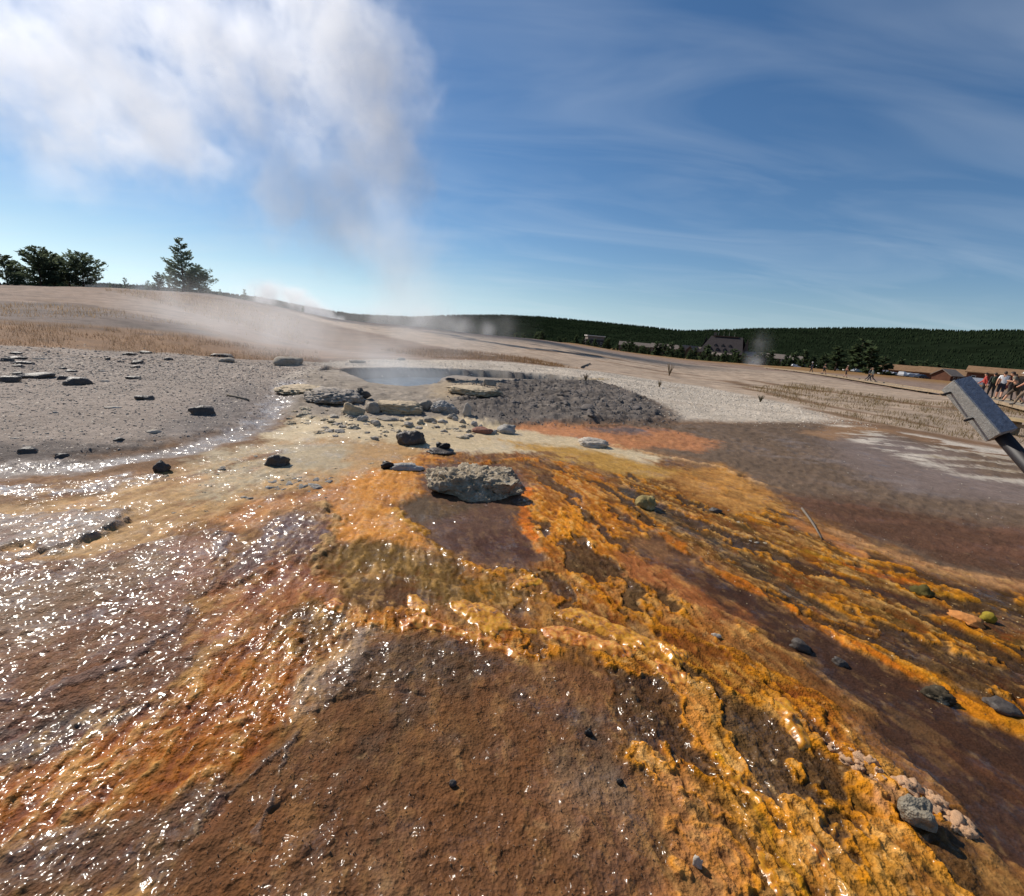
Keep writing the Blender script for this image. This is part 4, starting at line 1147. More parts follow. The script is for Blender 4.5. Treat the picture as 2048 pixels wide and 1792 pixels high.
# ------------------------------------------------------------------ swollen yellow mats
def mat_colour(name, c1, c2, scale=22):
    m, nt, b = new_mat(name)
    n, l = nt.nodes, nt.links
    tc = n.new('ShaderNodeTexCoord')
    a = n.new('ShaderNodeTexNoise'); a.inputs['Scale'].default_value = scale; a.inputs['Detail'].default_value = 5; a.inputs['Roughness'].default_value = 0.65
    l.new(tc.outputs['Object'], a.inputs['Vector'])
    r = n.new('ShaderNodeValToRGB')
    r.color_ramp.elements[0].position = 0.34; r.color_ramp.elements[0].color = (*lin(96, 58, 10), 1)
    r.color_ramp.elements[1].position = 0.62; r.color_ramp.elements[1].color = (*c2, 1)
    e = r.color_ramp.elements.new(0.46); e.color = (*c1, 1)
    l.new(a.outputs['Fac'], r.inputs['Fac']); l.new(r.outputs[0], b.inputs['Base Color'])
    b.inputs['Roughness'].default_value = 0.35
    b.inputs['Subsurface Weight'].default_value = 0.25
    b.inputs['Subsurface Radius'].default_value = (0.012, 0.006, 0.002)
    b.inputs['Coat Weight'].default_value = 0.2; b.inputs['Coat Roughness'].default_value = 0.2
    bp = n.new('ShaderNodeBump'); bp.inputs['Strength'].default_value = 0.25; bp.inputs['Distance'].default_value = 0.006
    n2 = n.new('ShaderNodeTexNoise'); n2.inputs['Scale'].default_value = 60
    l.new(tc.outputs['Object'], n2.inputs['Vector']); l.new(n2.outputs['Fac'], bp.inputs['Height']); l.new(bp.outputs[0], b.inputs['Normal'])
    return m


MY = mat_colour('yellow_mat', lin(186, 120, 18), lin(220, 158, 42))
MO = mat_colour('orange_mat', lin(188, 108, 22), lin(222, 160, 70))


def mat_blob(outline, hgt, mat, label, seed):
    P = GP(outline)
    jit = 0.012
    X, Y, _ = grid_in_poly(P, 0.007, 0.03)
    D_ = poly_sdf(X + jit * fbm(X / 0.07, Y / 0.07, 3, seed), Y + jit * fbm(X / 0.07, Y / 0.07, 3, seed + 5), P)
    used, F_ = faces_of_grid(D_ < 0.004)
    e = np.clip(-D_, 0, 9)
    lobes = 0.7 + 0.4 * fbm(X / 0.12, Y / 0.09, 2, seed + 9)
    Hh = hgt * (1 - np.exp(-e / 0.018)) * np.clip(lobes, 0.15, 1.3) + 0.0008 * fbm(X / 0.03, Y / 0.03, 2, seed) * (e > 0.004)
    zz = ground_zs(X[used], Y[used])
    vv = np.stack([X[used], Y[used], zz + Hh[used] - 0.004 * (e[used] < 0.004)], -1)
    c0 = np.array([vv[:, 0].mean(), vv[:, 1].mean(), vv[:, 2].min()])
    o = link('bacterial_mat', mesh_from('bacterial_mat', vv - c0, F_, mat, True), label=label, cat='bacterial mat')
    o.location = c0


mat_blob([(1017, 1176), (1034, 1158), (1048, 1151), (1068, 1150), (1089, 1163), (1085, 1170), (1058, 1173), (1041, 1180)], 0.02, MY, 'yellow leaf-shaped mat island alone in the olive pool', 1)
mat_blob([(1078, 1184), (1092, 1181), (1102, 1186), (1092, 1191), (1080, 1190)], 0.012, MY, 'tiny yellow mat spot beside the leaf-shaped island', 2)
mat_blob([(890, 1205), (928, 1197), (976, 1209), (1007, 1226), (1027, 1250), (1078, 1260), (1078, 1270), (1044, 1265), (1003, 1260), (993, 1277), (969, 1267), (942, 1250), (908, 1226)], 0.022, MY, 'puffy yellow mat tongue on the shore of the olive pool', 3)
mat_blob([(1106, 1226), (1140, 1212), (1174, 1221), (1215, 1240), (1266, 1260), (1310, 1283), (1345, 1295), (1373, 1305), (1378, 1325), (1360, 1338), (1330, 1328), (1290, 1310), (1250, 1295), (1215, 1275), (1170, 1255), (1125, 1240)], 0.024, MY, 'longest smooth yellow mat ribbon pointing to the ochre fan', 4)
mat_blob([(1078, 1256), (1130, 1252), (1180, 1268), (1230, 1285), (1275, 1305), (1262, 1322), (1200, 1305), (1140, 1292), (1090, 1278)], 0.02, MO, 'lumpy orange mat band just below the longest yellow ribbon', 5)
mat_blob([(812, 1187), (835, 1185), (858, 1210), (864, 1234), (835, 1228), (815, 1215)], 0.022, MY, 'upright yellow mat fold at the start of the orange fringe', 6)
mat_blob([(795, 1245), (840, 1224), (872, 1240), (902, 1252), (935, 1264), (1000, 1285), (1045, 1310), (1040, 1322), (980, 1298), (925, 1275), (880, 1264), (840, 1260), (800, 1268)], 0.018, MO, 'orange mat fringe along the brown plateau', 7)
mat_blob([(645, 1207), (668, 1194), (692, 1208), (686, 1228), (655, 1224)], 0.025, MO, 'rounded orange mat dome beside the olive patch', 8)
mat_blob([(1310, 1315), (1350, 1345), (1375, 1350), (1370, 1375), (1335, 1370), (1310, 1345)], 0.018, MO, 'orange mat lobe at the head of the ochre fan', 9)
mat_blob([(1545, 1395), (1575, 1400), (1600, 1450), (1625, 1500), (1600, 1505), (1565, 1455), (1545, 1425)], 0.016, MY, 'yellow mat crest at the top of the ochre fan', 10)
mat_blob([(1440, 1540), (1480, 1562), (1510, 1590), (1530, 1612), (1518, 1620), (1485, 1590), (1450, 1562)], 0.012, MY, 'thin curling yellow mat cord on the ochre fan', 11)
mat_blob([(1505, 1690), (1525, 1700), (1540, 1745), (1565, 1792), (1590, 1840), (1565, 1840), (1535, 1780), (1515, 1735)], 0.012, MY, 'longer yellow mat cord on the pinkish side of the ochre fan', 12)
mat_blob([(1610, 1690), (1645, 1705), (1665, 1745), (1650, 1750), (1625, 1720)], 0.012, MO, 'short orange mat cord low on the ochre fan', 13)


# ------------------------------------------------------------------ twigs
def tube(points, radii, sides=6):
    pts = [Vector(p) for p in points]
    vs, fs = [], []
    for i, p in enumerate(pts):
        d = (pts[min(i + 1, len(pts) - 1)] - pts[max(i - 1, 0)]).normalized()
        a = d.cross(Vector((0, 0, 1)))
        if a.length < 1e-4:
            a = Vector((1, 0, 0))
        a.normalize(); b_ = d.cross(a)
        for k_ in range(sides):
            t = 2 * math.pi * k_ / sides
            vs.append(p + (a * math.cos(t) + b_ * math.sin(t)) * radii[i])
    for i in range(len(pts) - 1):
        for k_ in range(sides):
            k2 = (k_ + 1) % sides
            fs.append((i * sides + k_, i * sides + k2, (i + 1) * sides + k2, (i + 1) * sides + k_))
    fs.append(tuple(range(sides - 1, -1, -1)))
    fs.append(tuple((len(pts) - 1) * sides + k_ for k_ in range(sides)))
    return vs, fs


M_TWIG = simple_mat('dead_wood', lin(120, 108, 94), 0.85, 0.3, 60, 0.4)
for pa, lb in (([(1603, 1020), (1618, 1040), (1630, 1058), (1642, 1078)], 'bare grey twig lying across the tan crust'), ([(455, 796), (475, 800), (498, 806)], 'pale twig at the edge of the gravel flat'),
               ([(1163, 736), (1172, 731), (1180, 728)], 'short pale stick beyond the white gravel bank')):
    ps = []
    for i, q in enumerate(pa):
        g = G(*q); ps.append((g[0], g[1], ground_z(g[0], g[1]) + 0.006 + 0.004 * px_size(g) * FPX * 0.4))
    u = px_size(ps[0])
    vs, fs = tube(ps, [2.4 * u, 2.2 * u, 1.8 * u, 1.1 * u][:len(ps)])
    link('twig', mesh_from('twig', vs, fs, M_TWIG, True), label=lb, cat='twig')

# ------------------------------------------------------------------ forest on the hills: one mass
def cone_trees(rnd, count):
    """low conifers as crossed, ragged cones; returns verts, faces, colours"""
    a = rnd.uniform(-60, 62, count * 3)
    r = np.sqrt(rnd.uniform(700 ** 2, 3000 ** 2, count * 3))
    w = np.clip((1500 / r) ** 1.1, 0.25, 1.0)
    keep = rnd.random(count * 3) < w
    a, r = a[keep][:count], r[keep][:count]
    z = hill_height(a, r)
    x, y = np.sin(np.radians(a)) * r, np.cos(np.radians(a)) * r
    dens = fbm(x / 160, y / 160, 3, 97)
    ok = dens > -0.38
    return x[ok], y[ok], z[ok], r[ok]


rnd = np.random.default_rng(5)
fx, fy, fz, fr = cone_trees(rnd, 42000)
nt_ = len(fx)
hgt = rnd.uniform(3.5, 7.5, nt_) * np.clip(fr / 1500, 0.8, 1.25)
rad = hgt * rnd.uniform(0.2, 0.3, nt_) * 1.25
ang = rnd.uniform(0, 6.28, nt_)
tv = []
for j in range(4):
    t = ang + j * 2 * math.pi / 4
    jr = rad * rnd.uniform(0.75, 1.2, nt_)
    tv.append(np.stack([fx + np.cos(t) * jr, fy + np.sin(t) * jr, fz + hgt * 0.1 * rnd.uniform(0, 1, nt_)], -1))
for j in range(4):
    t = ang + (j + 0.5) * 2 * math.pi / 4
    jr = rad * rnd.uniform(0.4, 0.62, nt_)
    tv.append(np.stack([fx + np.cos(t) * jr, fy + np.sin(t) * jr, fz + hgt * rnd.uniform(0.45, 0.55, nt_)], -1))
tv.append(np.stack([fx, fy, fz + hgt], -1))
TV = np.stack(tv, 1).reshape(-1, 3)
fb = []
for j in range(4):
    j2 = (j + 1) % 4
    fb += [(j, j2, 4 + j), (4 + j, j2, 4 + j2), (4 + j, 4 + j2, 8)]
TF = (np.array(fb)[None] + (np.arange(nt_) * 9)[:, None, None]).reshape(-1, 3)
fme = mesh_from('forest', TV, TF)
cs = 1.0 * np.array([lin(40, 51, 34), lin(37, 47, 31), lin(43, 53, 35), lin(46, 54, 37)])[rnd.integers(0, 4, nt_)] * rnd.uniform(0.6, 1.1, (nt_, 1))
cc_ = np.ones((nt_, 9, 4), np.float32); cc_[..., :3] = cs[:, None]
t_ = fme.attributes.new('tint', 'FLOAT_COLOR', 'POINT'); t_.data.foreach_set('color', cc_.ravel())
fm, nt, b = new_mat('far_conifers')
q_ = nt.nodes.new('ShaderNodeAttribute'); q_.attribute_name = 'tint'
nt.links.new(q_.outputs['Color'], b.inputs['Base Color']); b.inputs['Roughness'].default_value = 1.0; b.inputs['Specular IOR Level'].default_value = 0.0
fme.materials.append(fm)
link('forest', fme, label='dense dark conifer forest covering the far hills', cat='forest', kind='stuff')

# ------------------------------------------------------------------ conifers
M_BARK = simple_mat('bark', lin(86, 70, 56), 0.95, 0.35, 8, 0.5)


def translucent(m, share=0.5):
    """thin leaves let the light from behind through"""
    n, l = m.node_tree.nodes, m.node_tree.links
    b = n['Principled BSDF']; out = n['Material Output']
    tr = n.new('ShaderNodeBsdfTranslucent'); mx = n.new('ShaderNodeMixShader'); mx.inputs[0].default_value = share
    src = b.inputs['Base Color'].links[0].from_socket
    l.new(src, tr.inputs['Color']); l.new(b.outputs[0], mx.inputs[1]); l.new(tr.outputs[0], mx.inputs[2]); l.new(mx.outputs[0], out.inputs['Surface'])
    return m


def needle_mat(name, c):
    return translucent(simple_mat(name, c, 0.9, 0.45, 2.5, spec=0.1), 0.6)


M_NEED = [needle_mat('pine_needles', lin(72, 84, 58)), needle_mat('dark_pine_needles', lin(96, 106, 82)), needle_mat('grey_green_needles', lin(146, 156, 130))]


def pine_parts(h, spread, seed, clumps, bushy=0.0, leafsize=0.055, start=0.08, top_pow=1.0, limbs=30, loose=0.20):
    """a conifer with a tapered trunk, limbs in whorls and leaf-sized needle tufts along every limb"""
    rnd = random.Random(seed)
    lean = rnd.uniform(-0.03, 0.03)
    tp = [Vector((lean * h * t * t, 0, h * t)) for t in (0, 0.15, 0.35, 0.6, 0.8, 1.0)]
    tr = [h * 0.024, h * 0.02, h * 0.016, h * 0.010, h * 0.005, h * 0.001]
    tv_, tf_ = tube(tp, tr, 7)
    lv, lf = [], []
    bv, bf = list(tv_), list(tf_)
    nl = int(limbs + 20 * bushy)
    for i in range(nl):
        t = start + (0.97 - start) * (i + rnd.random()) / nl
        rad = spread * h * ((1 - t) ** top_pow * 0.95 + 0.05) * rnd.uniform(0.6, 1.15)
        if bushy:
            rad = spread * h * (math.sin(math.pi * min(1, t * 0.8 + 0.2)) * 0.9 + 0.1) * rnd.uniform(0.55, 1.1)
        az = rnd.uniform(0, 2 * math.pi)
        base = Vector((lean * h * t * t, 0, h * t))
        up = 0.25 * (1 - t) - 0.05 + 0.35 * t + rnd.uniform(-0.1, 0.15)
        mid = base + Vector((math.cos(az), math.sin(az), up * 0.5)) * rad * 0.5
        tip = base + Vector((math.cos(az), math.sin(az), up + 0.15)) * rad
        off = len(bv)
        v2, f2 = tube([base, mid, tip], [h * 0.006 * (1 - t) + 0.01, h * 0.004 * (1 - t) + 0.006, 0.003], 4)
        bv += v2; bf += [tuple(k_ + off for k_ in f_) for f_ in f2]
        nc = max(3, int(clumps * rad / (spread * h)))
        for c_ in range(nc):
            s = 0.18 + 0.85 * rnd.random()
            p = base.lerp(mid, s * 2) if s < 0.5 else mid.lerp(tip, (s - 0.5) * 2)
            wid = rad * loose * (1.15 - abs(s - 0.55))
            p = p + Vector((rnd.gauss(0, wid), rnd.gauss(0, wid), rnd.gauss(0, wid * 0.5)))
            d = (Vector((math.cos(az), math.sin(az), 0.35)) + Vector((rnd.gauss(0, 0.45), rnd.gauss(0, 0.45), rnd.gauss(0, 0.35)))).normalized()
            sd = d.cross(Vector((rnd.gauss(0, 1), rnd.gauss(0, 1), rnd.gauss(0, 1)))).normalized()
            L = h * leafsize * rnd.uniform(0.6, 1.3)
            k_ = len(lv)
            lv += [p - sd * L * 0.28, p + sd * L * 0.28, p + d * L + sd * L * 0.1, p + d * L * 0.9 - sd * L * 0.1]
            lf.append((k_, k_ + 1, k_ + 2, k_ + 3))
    return (bv, bf), (lv, lf)


def conifer(name, label, pos, h, spread, seed, clumps=60, mat=0, group=None, bushy=0.0, leafsize=0.055, start=0.08, top_pow=1.0, limbs=30, loose=0.2):
    (bv, bf), (lv, lf) = pine_parts(h, spread, seed, clumps, bushy, leafsize, start, top_pow, limbs, loose)
    root = link(name, None, label=label, cat='tree', group=group)
    root.location = pos
    link('trunk', mesh_from('trunk', bv, bf, M_BARK, True), root)
    link('crown', mesh_from('crown', lv, lf, M_NEED[mat]), root)
    return root


def copy_tree(src, pos, scale, rotz, label, group):
    r = src.copy(); COL.objects.link(r)
    r.location = pos; r.scale = scale; r.rotation_euler = (0, 0, rotz)
    r['label'] = label; r['group'] = group
    for ch in list(src.children):
        c_ = ch.copy(); COL.objects.link(c_); c_.parent = r
    return r


def stand(px, py_base, r, tall_px):
    """ground position in the direction px at distance r and the height that spans tall_px"""
    p = at(px, py_base, r)
    z = ground_z(p.x, p.y)
    return Vector((p.x, p.y, z - 0.05)), tall_px * px_size(p)


# trees along the left crest
p, h = stand(368, 585, 93, 100)
conifer('pine_tree', 'tall pointed conifer standing alone on the grassy crest', p, h * 1.06, 0.42, 12, 90, 2, leafsize=0.04, top_pow=1.05, start=0.02, limbs=95, loose=0.085)
p, h = stand(398, 588, 94, 56)
conifer('pine_tree', 'low conifer leaning on the foot of the tall pointed one', p, h, 0.5, 13, 60, 2, leafsize=0.06, bushy=0.3, start=0.03, limbs=60, loose=0.12)
p, h = stand(318, 580, 92, 40)
conifer('pine_tree', 'small bushy conifer between the tall pointed one and dark clump', p, h, 0.42, 14, 46, 1, leafsize=0.07, start=0.03, limbs=60, loose=0.12)
p, h = stand(82, 568, 84, 76)
conifer('pine_tree', 'tallest broad pine of the dark clump on the crest', p, h, 0.46, 15, 80, 1, limbs=58, loose=0.085, bushy=0.6, leafsize=0.06, start=0.05)
p, h = stand(108, 570, 86, 66)
conifer('pine_tree', 'second tallest pine of the dark clump on the crest', p, h, 0.46, 16, 80, 1, limbs=58, loose=0.085, bushy=0.6, leafsize=0.06, start=0.05)
p, h = stand(168, 574, 86, 66)
conifer('pine_tree', 'round crowned pine closing the dark clump on the crest', p, h, 0.66, 17, 80, 1, limbs=58, loose=0.085, bushy=1.0, leafsize=0.06, start=0.05)
p, h = stand(140, 573, 88, 62)
conifer('pine_tree', 'airy pine between the broad pine and the round one', p, h, 0.5, 27, 60, 2, limbs=44, loose=0.085, bushy=0.8, leafsize=0.06, start=0.05)
p, h = stand(14, 563, 82, 58)
conifer('pine_tree', 'open crooked pine with see-through crown in the dark clump', p, h, 0.5, 18, 60, 1, limbs=30, loose=0.085, bushy=0.8, leafsize=0.075, start=0.2)
p, h = stand(34, 566, 80, 26)
conifer('pine_tree', 'low shrubby pine at the foot of the crooked pine', p, h, 0.8, 19, 90, 1, bushy=1.0, leafsize=0.1, start=0.0)
for i, (px, py, tp, lb) in enumerate(((252, 578, 28, 'spindly young pine between the dark clump and the tall conifer'), (297, 580, 26, 'bare spindly tree beside the small bushy conifer'), (220, 577, 18, 'tiny pine beside the round crowned pine'),
                                      (490, 600, 26, 'dark young pine beside the hillside vents'), (440, 594, 18, 'tiny pine between the tall conifer and the hillside vents'), (606, 613, 16, 'tiny pine among the hillside steam vents'), (300, 592, 20, 'grey brush on the slope below the small conifer'))):
    p, h = stand(px, py, 100, tp)
    conifer('pine_tree', lb, p, h, 0.3 if 'brush' not in lb else 0.9, 30 + i, 16, 2, leafsize=0.1, start=0.15, group=None)

# conifers in the valley, round the lodge and the car park: prototypes, then copies
protos_t = []
for i in range(5):
    (bv, bf), (lv, lf) = pine_parts(1.0, (0.2, 0.17, 0.23, 0.26, 0.19)[i], 60 + i, 34, 0.0, 0.13, 0.05, 0.8)
    protos_t.append((mesh_from('trunk', bv, bf, M_BARK, True), mesh_from('crown', lv, lf, M_NEED[0])))


def valley_tree(px, r, tall_px, i, label, group, fat=1.0):
    d = ray(px, 700); hh = math.hypot(d[0], d[1])
    x, y = d[0] / hh * r, d[1] / hh * r
    z = ground_z(x, y)
    h = tall_px * px_size((x, y, z))
    root = link('pine_tree', None, label=label, cat='tree', group=group)
    root.location = (x, y, z - 0.2); root.scale = (h * fat, h * fat, h); root.rotation_euler = (0, 0, i * 1.7)
    tm, cm = protos_t[i % 5]
    link('trunk', tm, root); link('crown', cm, root)


rr = random.Random(77)
i = 0
for px in np.arange(1010, 1200, 6.5):
    i += 1
    valley_tree(px + rr.uniform(-3, 3), rr.uniform(360, 470), 10 + 20 * rr.random() ** 1.5, i, 'dark conifer in the belt beside the small square lodge', 'conifers beside the small lodge', 1.1)
for px in np.arange(1200, 1420, 4.0):
    i += 1
    valley_tree(px + rr.uniform(-3, 3), rr.uniform(330, 520), 9 + 26 * rr.random() ** 2, i, 'dark conifer standing before the long lodge wings', 'conifers before the lodge wings', 1.15)
for px in np.arange(1405, 1660, 3.8):
    i += 1
    valley_tree(px + rr.uniform(-3, 3), rr.uniform(250, 380), 12 + 26 * rr.random() ** 1.6, i, 'dark conifer in the thick belt below the great lodge', 'conifers below the great lodge', 1.3)
for px in np.arange(1640, 1830, 6):
    i += 1
    valley_tree(px + rr.uniform(-3, 3), rr.uniform(330, 420), rr.uniform(24, 42), i, 'dark conifer behind the car park', 'conifers behind the car park', 1.2)
for px in np.arange(1830, 2120, 6):
    i += 1
    valley_tree(px + rr.uniform(-3, 3), rr.uniform(560, 700), rr.uniform(26, 40), i, 'dark conifer in the tree line behind the low cabins', 'conifers behind the cabins', 1.2)
for px, r, t, lb in ((1680, 210, 50, 'rounded conifer between the two rows of cars'), (1745, 190, 56, 'broad dark conifer behind the striding walkers'), (1722, 250, 66, 'tall dark conifer between the two broad ones'), (1775, 200, 40, 'smaller conifer beside the broad dark one'),
                     (1082, 300, 26, 'lone dark shrub-like pine on the valley grass'), (1256, 260, 20, 'small pine on the dry grass below the lodge'), (1345, 250, 18, 'bushy little pine on the dry valley grass')):
    i += 1
    valley_tree(px, r, t, i, lb, None, 1.5)


# ------------------------------------------------------------------ dry grass: blades nobody could count
def grass(name, label, outline, count, hmin, hmax, c1, c2, seed):
    rnd = np.random.default_rng(seed)
    P = GP(outline)
    pr = np.hypot(P[:, 0], P[:, 1]); pa = np.arctan2(P[:, 0], P[:, 1])
    n_ = 0; acc = []
    for _try in range(60):
        r = np.exp(rnd.uniform(math.log(max(16, pr.min())), math.log(min(120, pr.max())), count * 2))
        a = rnd.uniform(pa.min(), pa.max(), count * 2)
        q = np.stack([np.sin(a) * r, np.cos(a) * r], -1)
        keep = poly_sdf(q[:, 0], q[:, 1], P) < 0
        q = q[keep]
        q = q[fbm(q[:, 0] / 1.6, q[:, 1] / 1.6, 3, seed) > -0.12]
        acc.append(q); n_ += len(q)
        if n_ >= count:
            break
    q = np.concatenate(acc)[:count]
    count = len(q)
    z = ground_zs(q[:, 0], q[:, 1]) - 0.02
    r = np.hypot(q[:, 0], q[:, 1])
    h = rnd.uniform(hmin, hmax, count) * np.clip(r / 25, 0.8, 2.5)
    a = rnd.uniform(0, 6.28, count); w = h * 0.07
    dx, dy = np.cos(a) * w, np.sin(a) * w
    bx, by = rnd.normal(0, 0.28, count) * h, rnd.normal(0, 0.28, count) * h
    V_ = np.stack([np.stack([q[:, 0] - dx, q[:, 1] - dy, z], -1), np.stack([q[:, 0] + dx, q[:, 1] + dy, z], -1), np.stack([q[:, 0] + bx, q[:, 1] + by, z + h], -1)], 1).reshape(-1, 3)
    F2 = np.arange(count * 3).reshape(-1, 3)
    me = mesh_from(name, V_, F2)
    t = rnd.random((count, 1))
    cs = np.array(lin(*c1)) * t + np.array(lin(*c2)) * (1 - t)
    cc_ = np.ones((count, 3, 4), np.float32); cc_[..., :3] = cs[:, None]
    k_ = me.attributes.new('tint', 'FLOAT_COLOR', 'POINT'); k_.data.foreach_set('color', cc_.ravel())
    m, nt, b = new_mat(name)
    q2 = nt.nodes.new('ShaderNodeAttribute'); q2.attribute_name = 'tint'
    nt.links.new(q2.outputs['Color'], b.inputs['Base Color']); b.inputs['Roughness'].default_value = 0.9
    translucent(m, 0.5)
    me.materials.append(m)
    link(name, me, label=label, cat='grass', kind='stuff')


grass('dry_grass', 'band of dry reddish grass behind the gravel flat', [(0, 655), (0, 702), (250, 706), (450, 718), (640, 722), (640, 705), (470, 684), (300, 664), (120, 652)], 6000, 0.08, 0.22, (164, 142, 118), (140, 114, 92), 41)
grass('crest_grass', 'thin straw coloured grass along the crest with the trees', [(0, 572), (0, 604), (150, 612), (330, 640), (450, 662), (620, 690), (600, 640), (415, 594), (200, 580)], 10000, 0.08, 0.20, (180, 154, 122), (146, 122, 98), 42)
grass('plain_grass', 'streaks of olive brown grass on the plain beyond the white gravel', [(1480, 775), (1600, 768), (1800, 800), (2048, 838), (2048, 880), (1900, 876), (1760, 855), (1640, 820)], 10000, 0.08, 0.18, (150, 128, 88), (116, 98, 62), 43)
grass('valley_grass', 'tufts of brown grass on the slope beyond the pool', [(760, 700), (900, 700), (1050, 716), (1160, 738), (1000, 722), (860, 716)], 7000, 0.08, 0.2, (160, 126, 88), (116, 90, 62), 44)
for j, (px, py, lb) in enumerate(((1338, 752, 'tall pale dead weed beyond the white gravel'), (1318, 776, 'small grey weed on the white gravel bank'), (1520, 806, 'low dark tuft at the edge of the white gravel'), (1170, 770, 'dead grey weed on the rim of the dark bank'))):
    g = G(px, py); u = px_size(g); rw = random.Random(j)
    vs, fs = [], []
    for k_ in range(26):
        a = rw.uniform(0, 6.28); L = u * rw.uniform(10, 26) * (1.0 if j == 0 else 0.6); t = rw.uniform(0.1, 0.6)
        tipv = Vector((math.cos(a) * t * L, math.sin(a) * t * L, L))
        v2, f2 = tube([(0, 0, -0.02), tuple(tipv * 0.5 + Vector((0, 0, 0.1 * L))), tuple(tipv)], [u * 0.6, u * 0.45, u * 0.2], 3)
        o_ = len(vs); vs += v2; fs += [tuple(x_ + o_ for x_ in f_) for f_ in f2]
    o = link('weed', mesh_from('weed', vs, fs, simple_mat('dead_weed', lin(140, 122, 96) if j != 2 else lin(84, 76, 50), 0.9)), label=lb, cat='weed')
    o.location = (g[0], g[1], ground_z(g[0], g[1]))


# ------------------------------------------------------------------ buildings of the valley
def prism_verts(w, d, eave, ridge, over=0.0):
    """gabled body, ridge along x: verts of walls with gables"""
    return [(-w / 2, -d / 2, 0), (w / 2, -d / 2, 0), (w / 2, d / 2, 0), (-w / 2, d / 2, 0), (-w / 2, -d / 2, eave), (w / 2, -d / 2, eave), (w / 2, d / 2, eave), (-w / 2, d / 2, eave), (-w / 2, 0, ridge), (w / 2, 0, ridge)]


PF = [(0, 1, 5, 4), (1, 2, 6, 9, 5), (2, 3, 7, 6), (3, 0, 4, 8, 7), (3, 2, 1, 0)]


def box_vf(x0, x1, y0, y1, z0, z1):
    v = [(x0, y0, z0), (x1, y0, z0), (x1, y1, z0), (x0, y1, z0), (x0, y0, z1), (x1, y0, z1), (x1, y1, z1), (x0, y1, z1)]
    f = [(0, 3, 2, 1), (4, 5, 6, 7), (0, 1, 5, 4), (1, 2, 6, 5), (2, 3, 7, 6), (3, 0, 4, 7)]
    return v, f


def box(name, dims, mat, parent=None):
    return link(name, mesh_from(name, *box_vf(*dims), mat), parent)


def roof_part(name, w, d, eave, ridge, mat, parent, over=0.6, th=0.35, off=(0, 0, 0), hip=0.0):
    dd = d / 2 + over
    ze = eave - over * (ridge - eave) / (d / 2)
    ww = w / 2 + over
    v = [(-ww, -dd, ze), (ww, -dd, ze), (ww - hip, 0, ridge), (-ww + hip, 0, ridge), (-ww, dd, ze), (ww, dd, ze)]
    v2 = [(a, b_, c_ + th) for a, b_, c_ in v]
    f = [(0, 1, 2, 3), (3, 2, 5, 4), (6, 9, 8, 7), (9, 10, 11, 8), (0, 6, 7, 1), (4, 5, 11, 10), (0, 3, 9, 6), (3, 4, 10, 9), (1, 7, 8, 2), (2, 8, 11, 5)]
    o = link(name, mesh_from(name, v + v2, f, mat), parent)
    o.location = off
    return o


M_LOG = simple_mat('dark_log_wall', lin(88, 72, 62), 0.9, 0.3, 0.6, spec=0.1)
M_SHIN = simple_mat('weathered_shingle', lin(66, 60, 60), 0.9, 0.3, 0.8, spec=0.1)
M_SHIN2 = simple_mat('grey_shingle', lin(132, 120, 110), 0.9, 0.25, 0.8, spec=0.1)
M_BROWNR = simple_mat('brown_roof', lin(142, 112, 84), 0.9, 0.25, 0.8, spec=0.1)
M_REDW = simple_mat('red_brown_wall', lin(104, 72, 58), 0.9, 0.2, 0.8, spec=0.1)
M_GLASS = simple_mat('window_glass', lin(40, 46, 54), 0.15, 0.2, 1.0)
M_STONE = simple_mat('chimney_stone', lin(110, 98, 88), 0.9, 0.3, 1.0)
M_WHITE = simple_mat('white_trim', lin(214, 208, 198), 0.7, 0.1, 2.0)


def place(px, py, r):
    d = ray(px, py); hh = math.hypot(d[0], d[1])
    x, y = d[0] / hh * r, d[1] / hh * r
    return Vector((x, y, ground_z(x, y))), -math.atan2(d[0], d[1])


def windows(parent, xs, z0, z1, y, w=1.2):
    for x in xs:
        f = box('window', (x - w / 2, x + w / 2, y - 0.12, y + 0.05, z0, z1), M_WHITE, parent)
        box('pane', (x - w / 2 + 0.14, x + w / 2 - 0.14, y - 0.16, y + 0.02, z0 + 0.14, z1 - 0.14), M_GLASS, f)


def long_wing(px, py, r, w, d, eave, ridge, label, rm=None, turn=0.0, wm=None, nwin=10, name='lodge_wing', sink=0.0):
    p, rz = place(px, py, r)
    root = link(name, None, label=label, cat='building'); root.location = p - Vector((0, 0, sink)); root.rotation_euler = (0, 0, rz + turn)
    link('wall', mesh_from('wall', prism_verts(w, d, eave, ridge), PF, wm or M_LOG), root)
    roof_part('roof', w, d, eave, ridge, rm or M_SHIN2, root)
    windows(root, np.linspace(-w / 2 + 2, w / 2 - 2, nwin), eave * 0.45, eave * 0.75, -d / 2)
    return root


# the great lodge: very steep roof over a tall hall, gables, dormers, chimney, lower wings
p, rz = place(1447, 712, 620)
inn = link('great_lodge', None, label='great dark timber lodge with towering steep roof and rows of dormers', cat='building')
inn.location = p; inn.rotation_euler = (0, 0, rz - 0.25)
link('wall', mesh_from('wall', prism_verts(46, 34, 9, 27), PF, M_LOG), inn)
rf = roof_part('roof', 46, 34, 9, 27, M_SHIN, inn, over=1.6, th=0.6, hip=7.0)
link('roof_deck', mesh_from('roof_deck', *box_vf(-15, 13, -2.0, 2.0, 27.1, 28.2), M_LOG), rf)
link('chimney', mesh_from('chimney', *box_vf(-15, -12.4, -1.3, 1.3, 25, 31.5), M_STONE), rf)
for k_ in range(4):
    link('flagpole', mesh_from('flagpole', *tube([(-10 + k_ * 6, 0, 28), (-10 + k_ * 6, 0, 33)], [0.09, 0.05], 5), M_WHITE), rf)


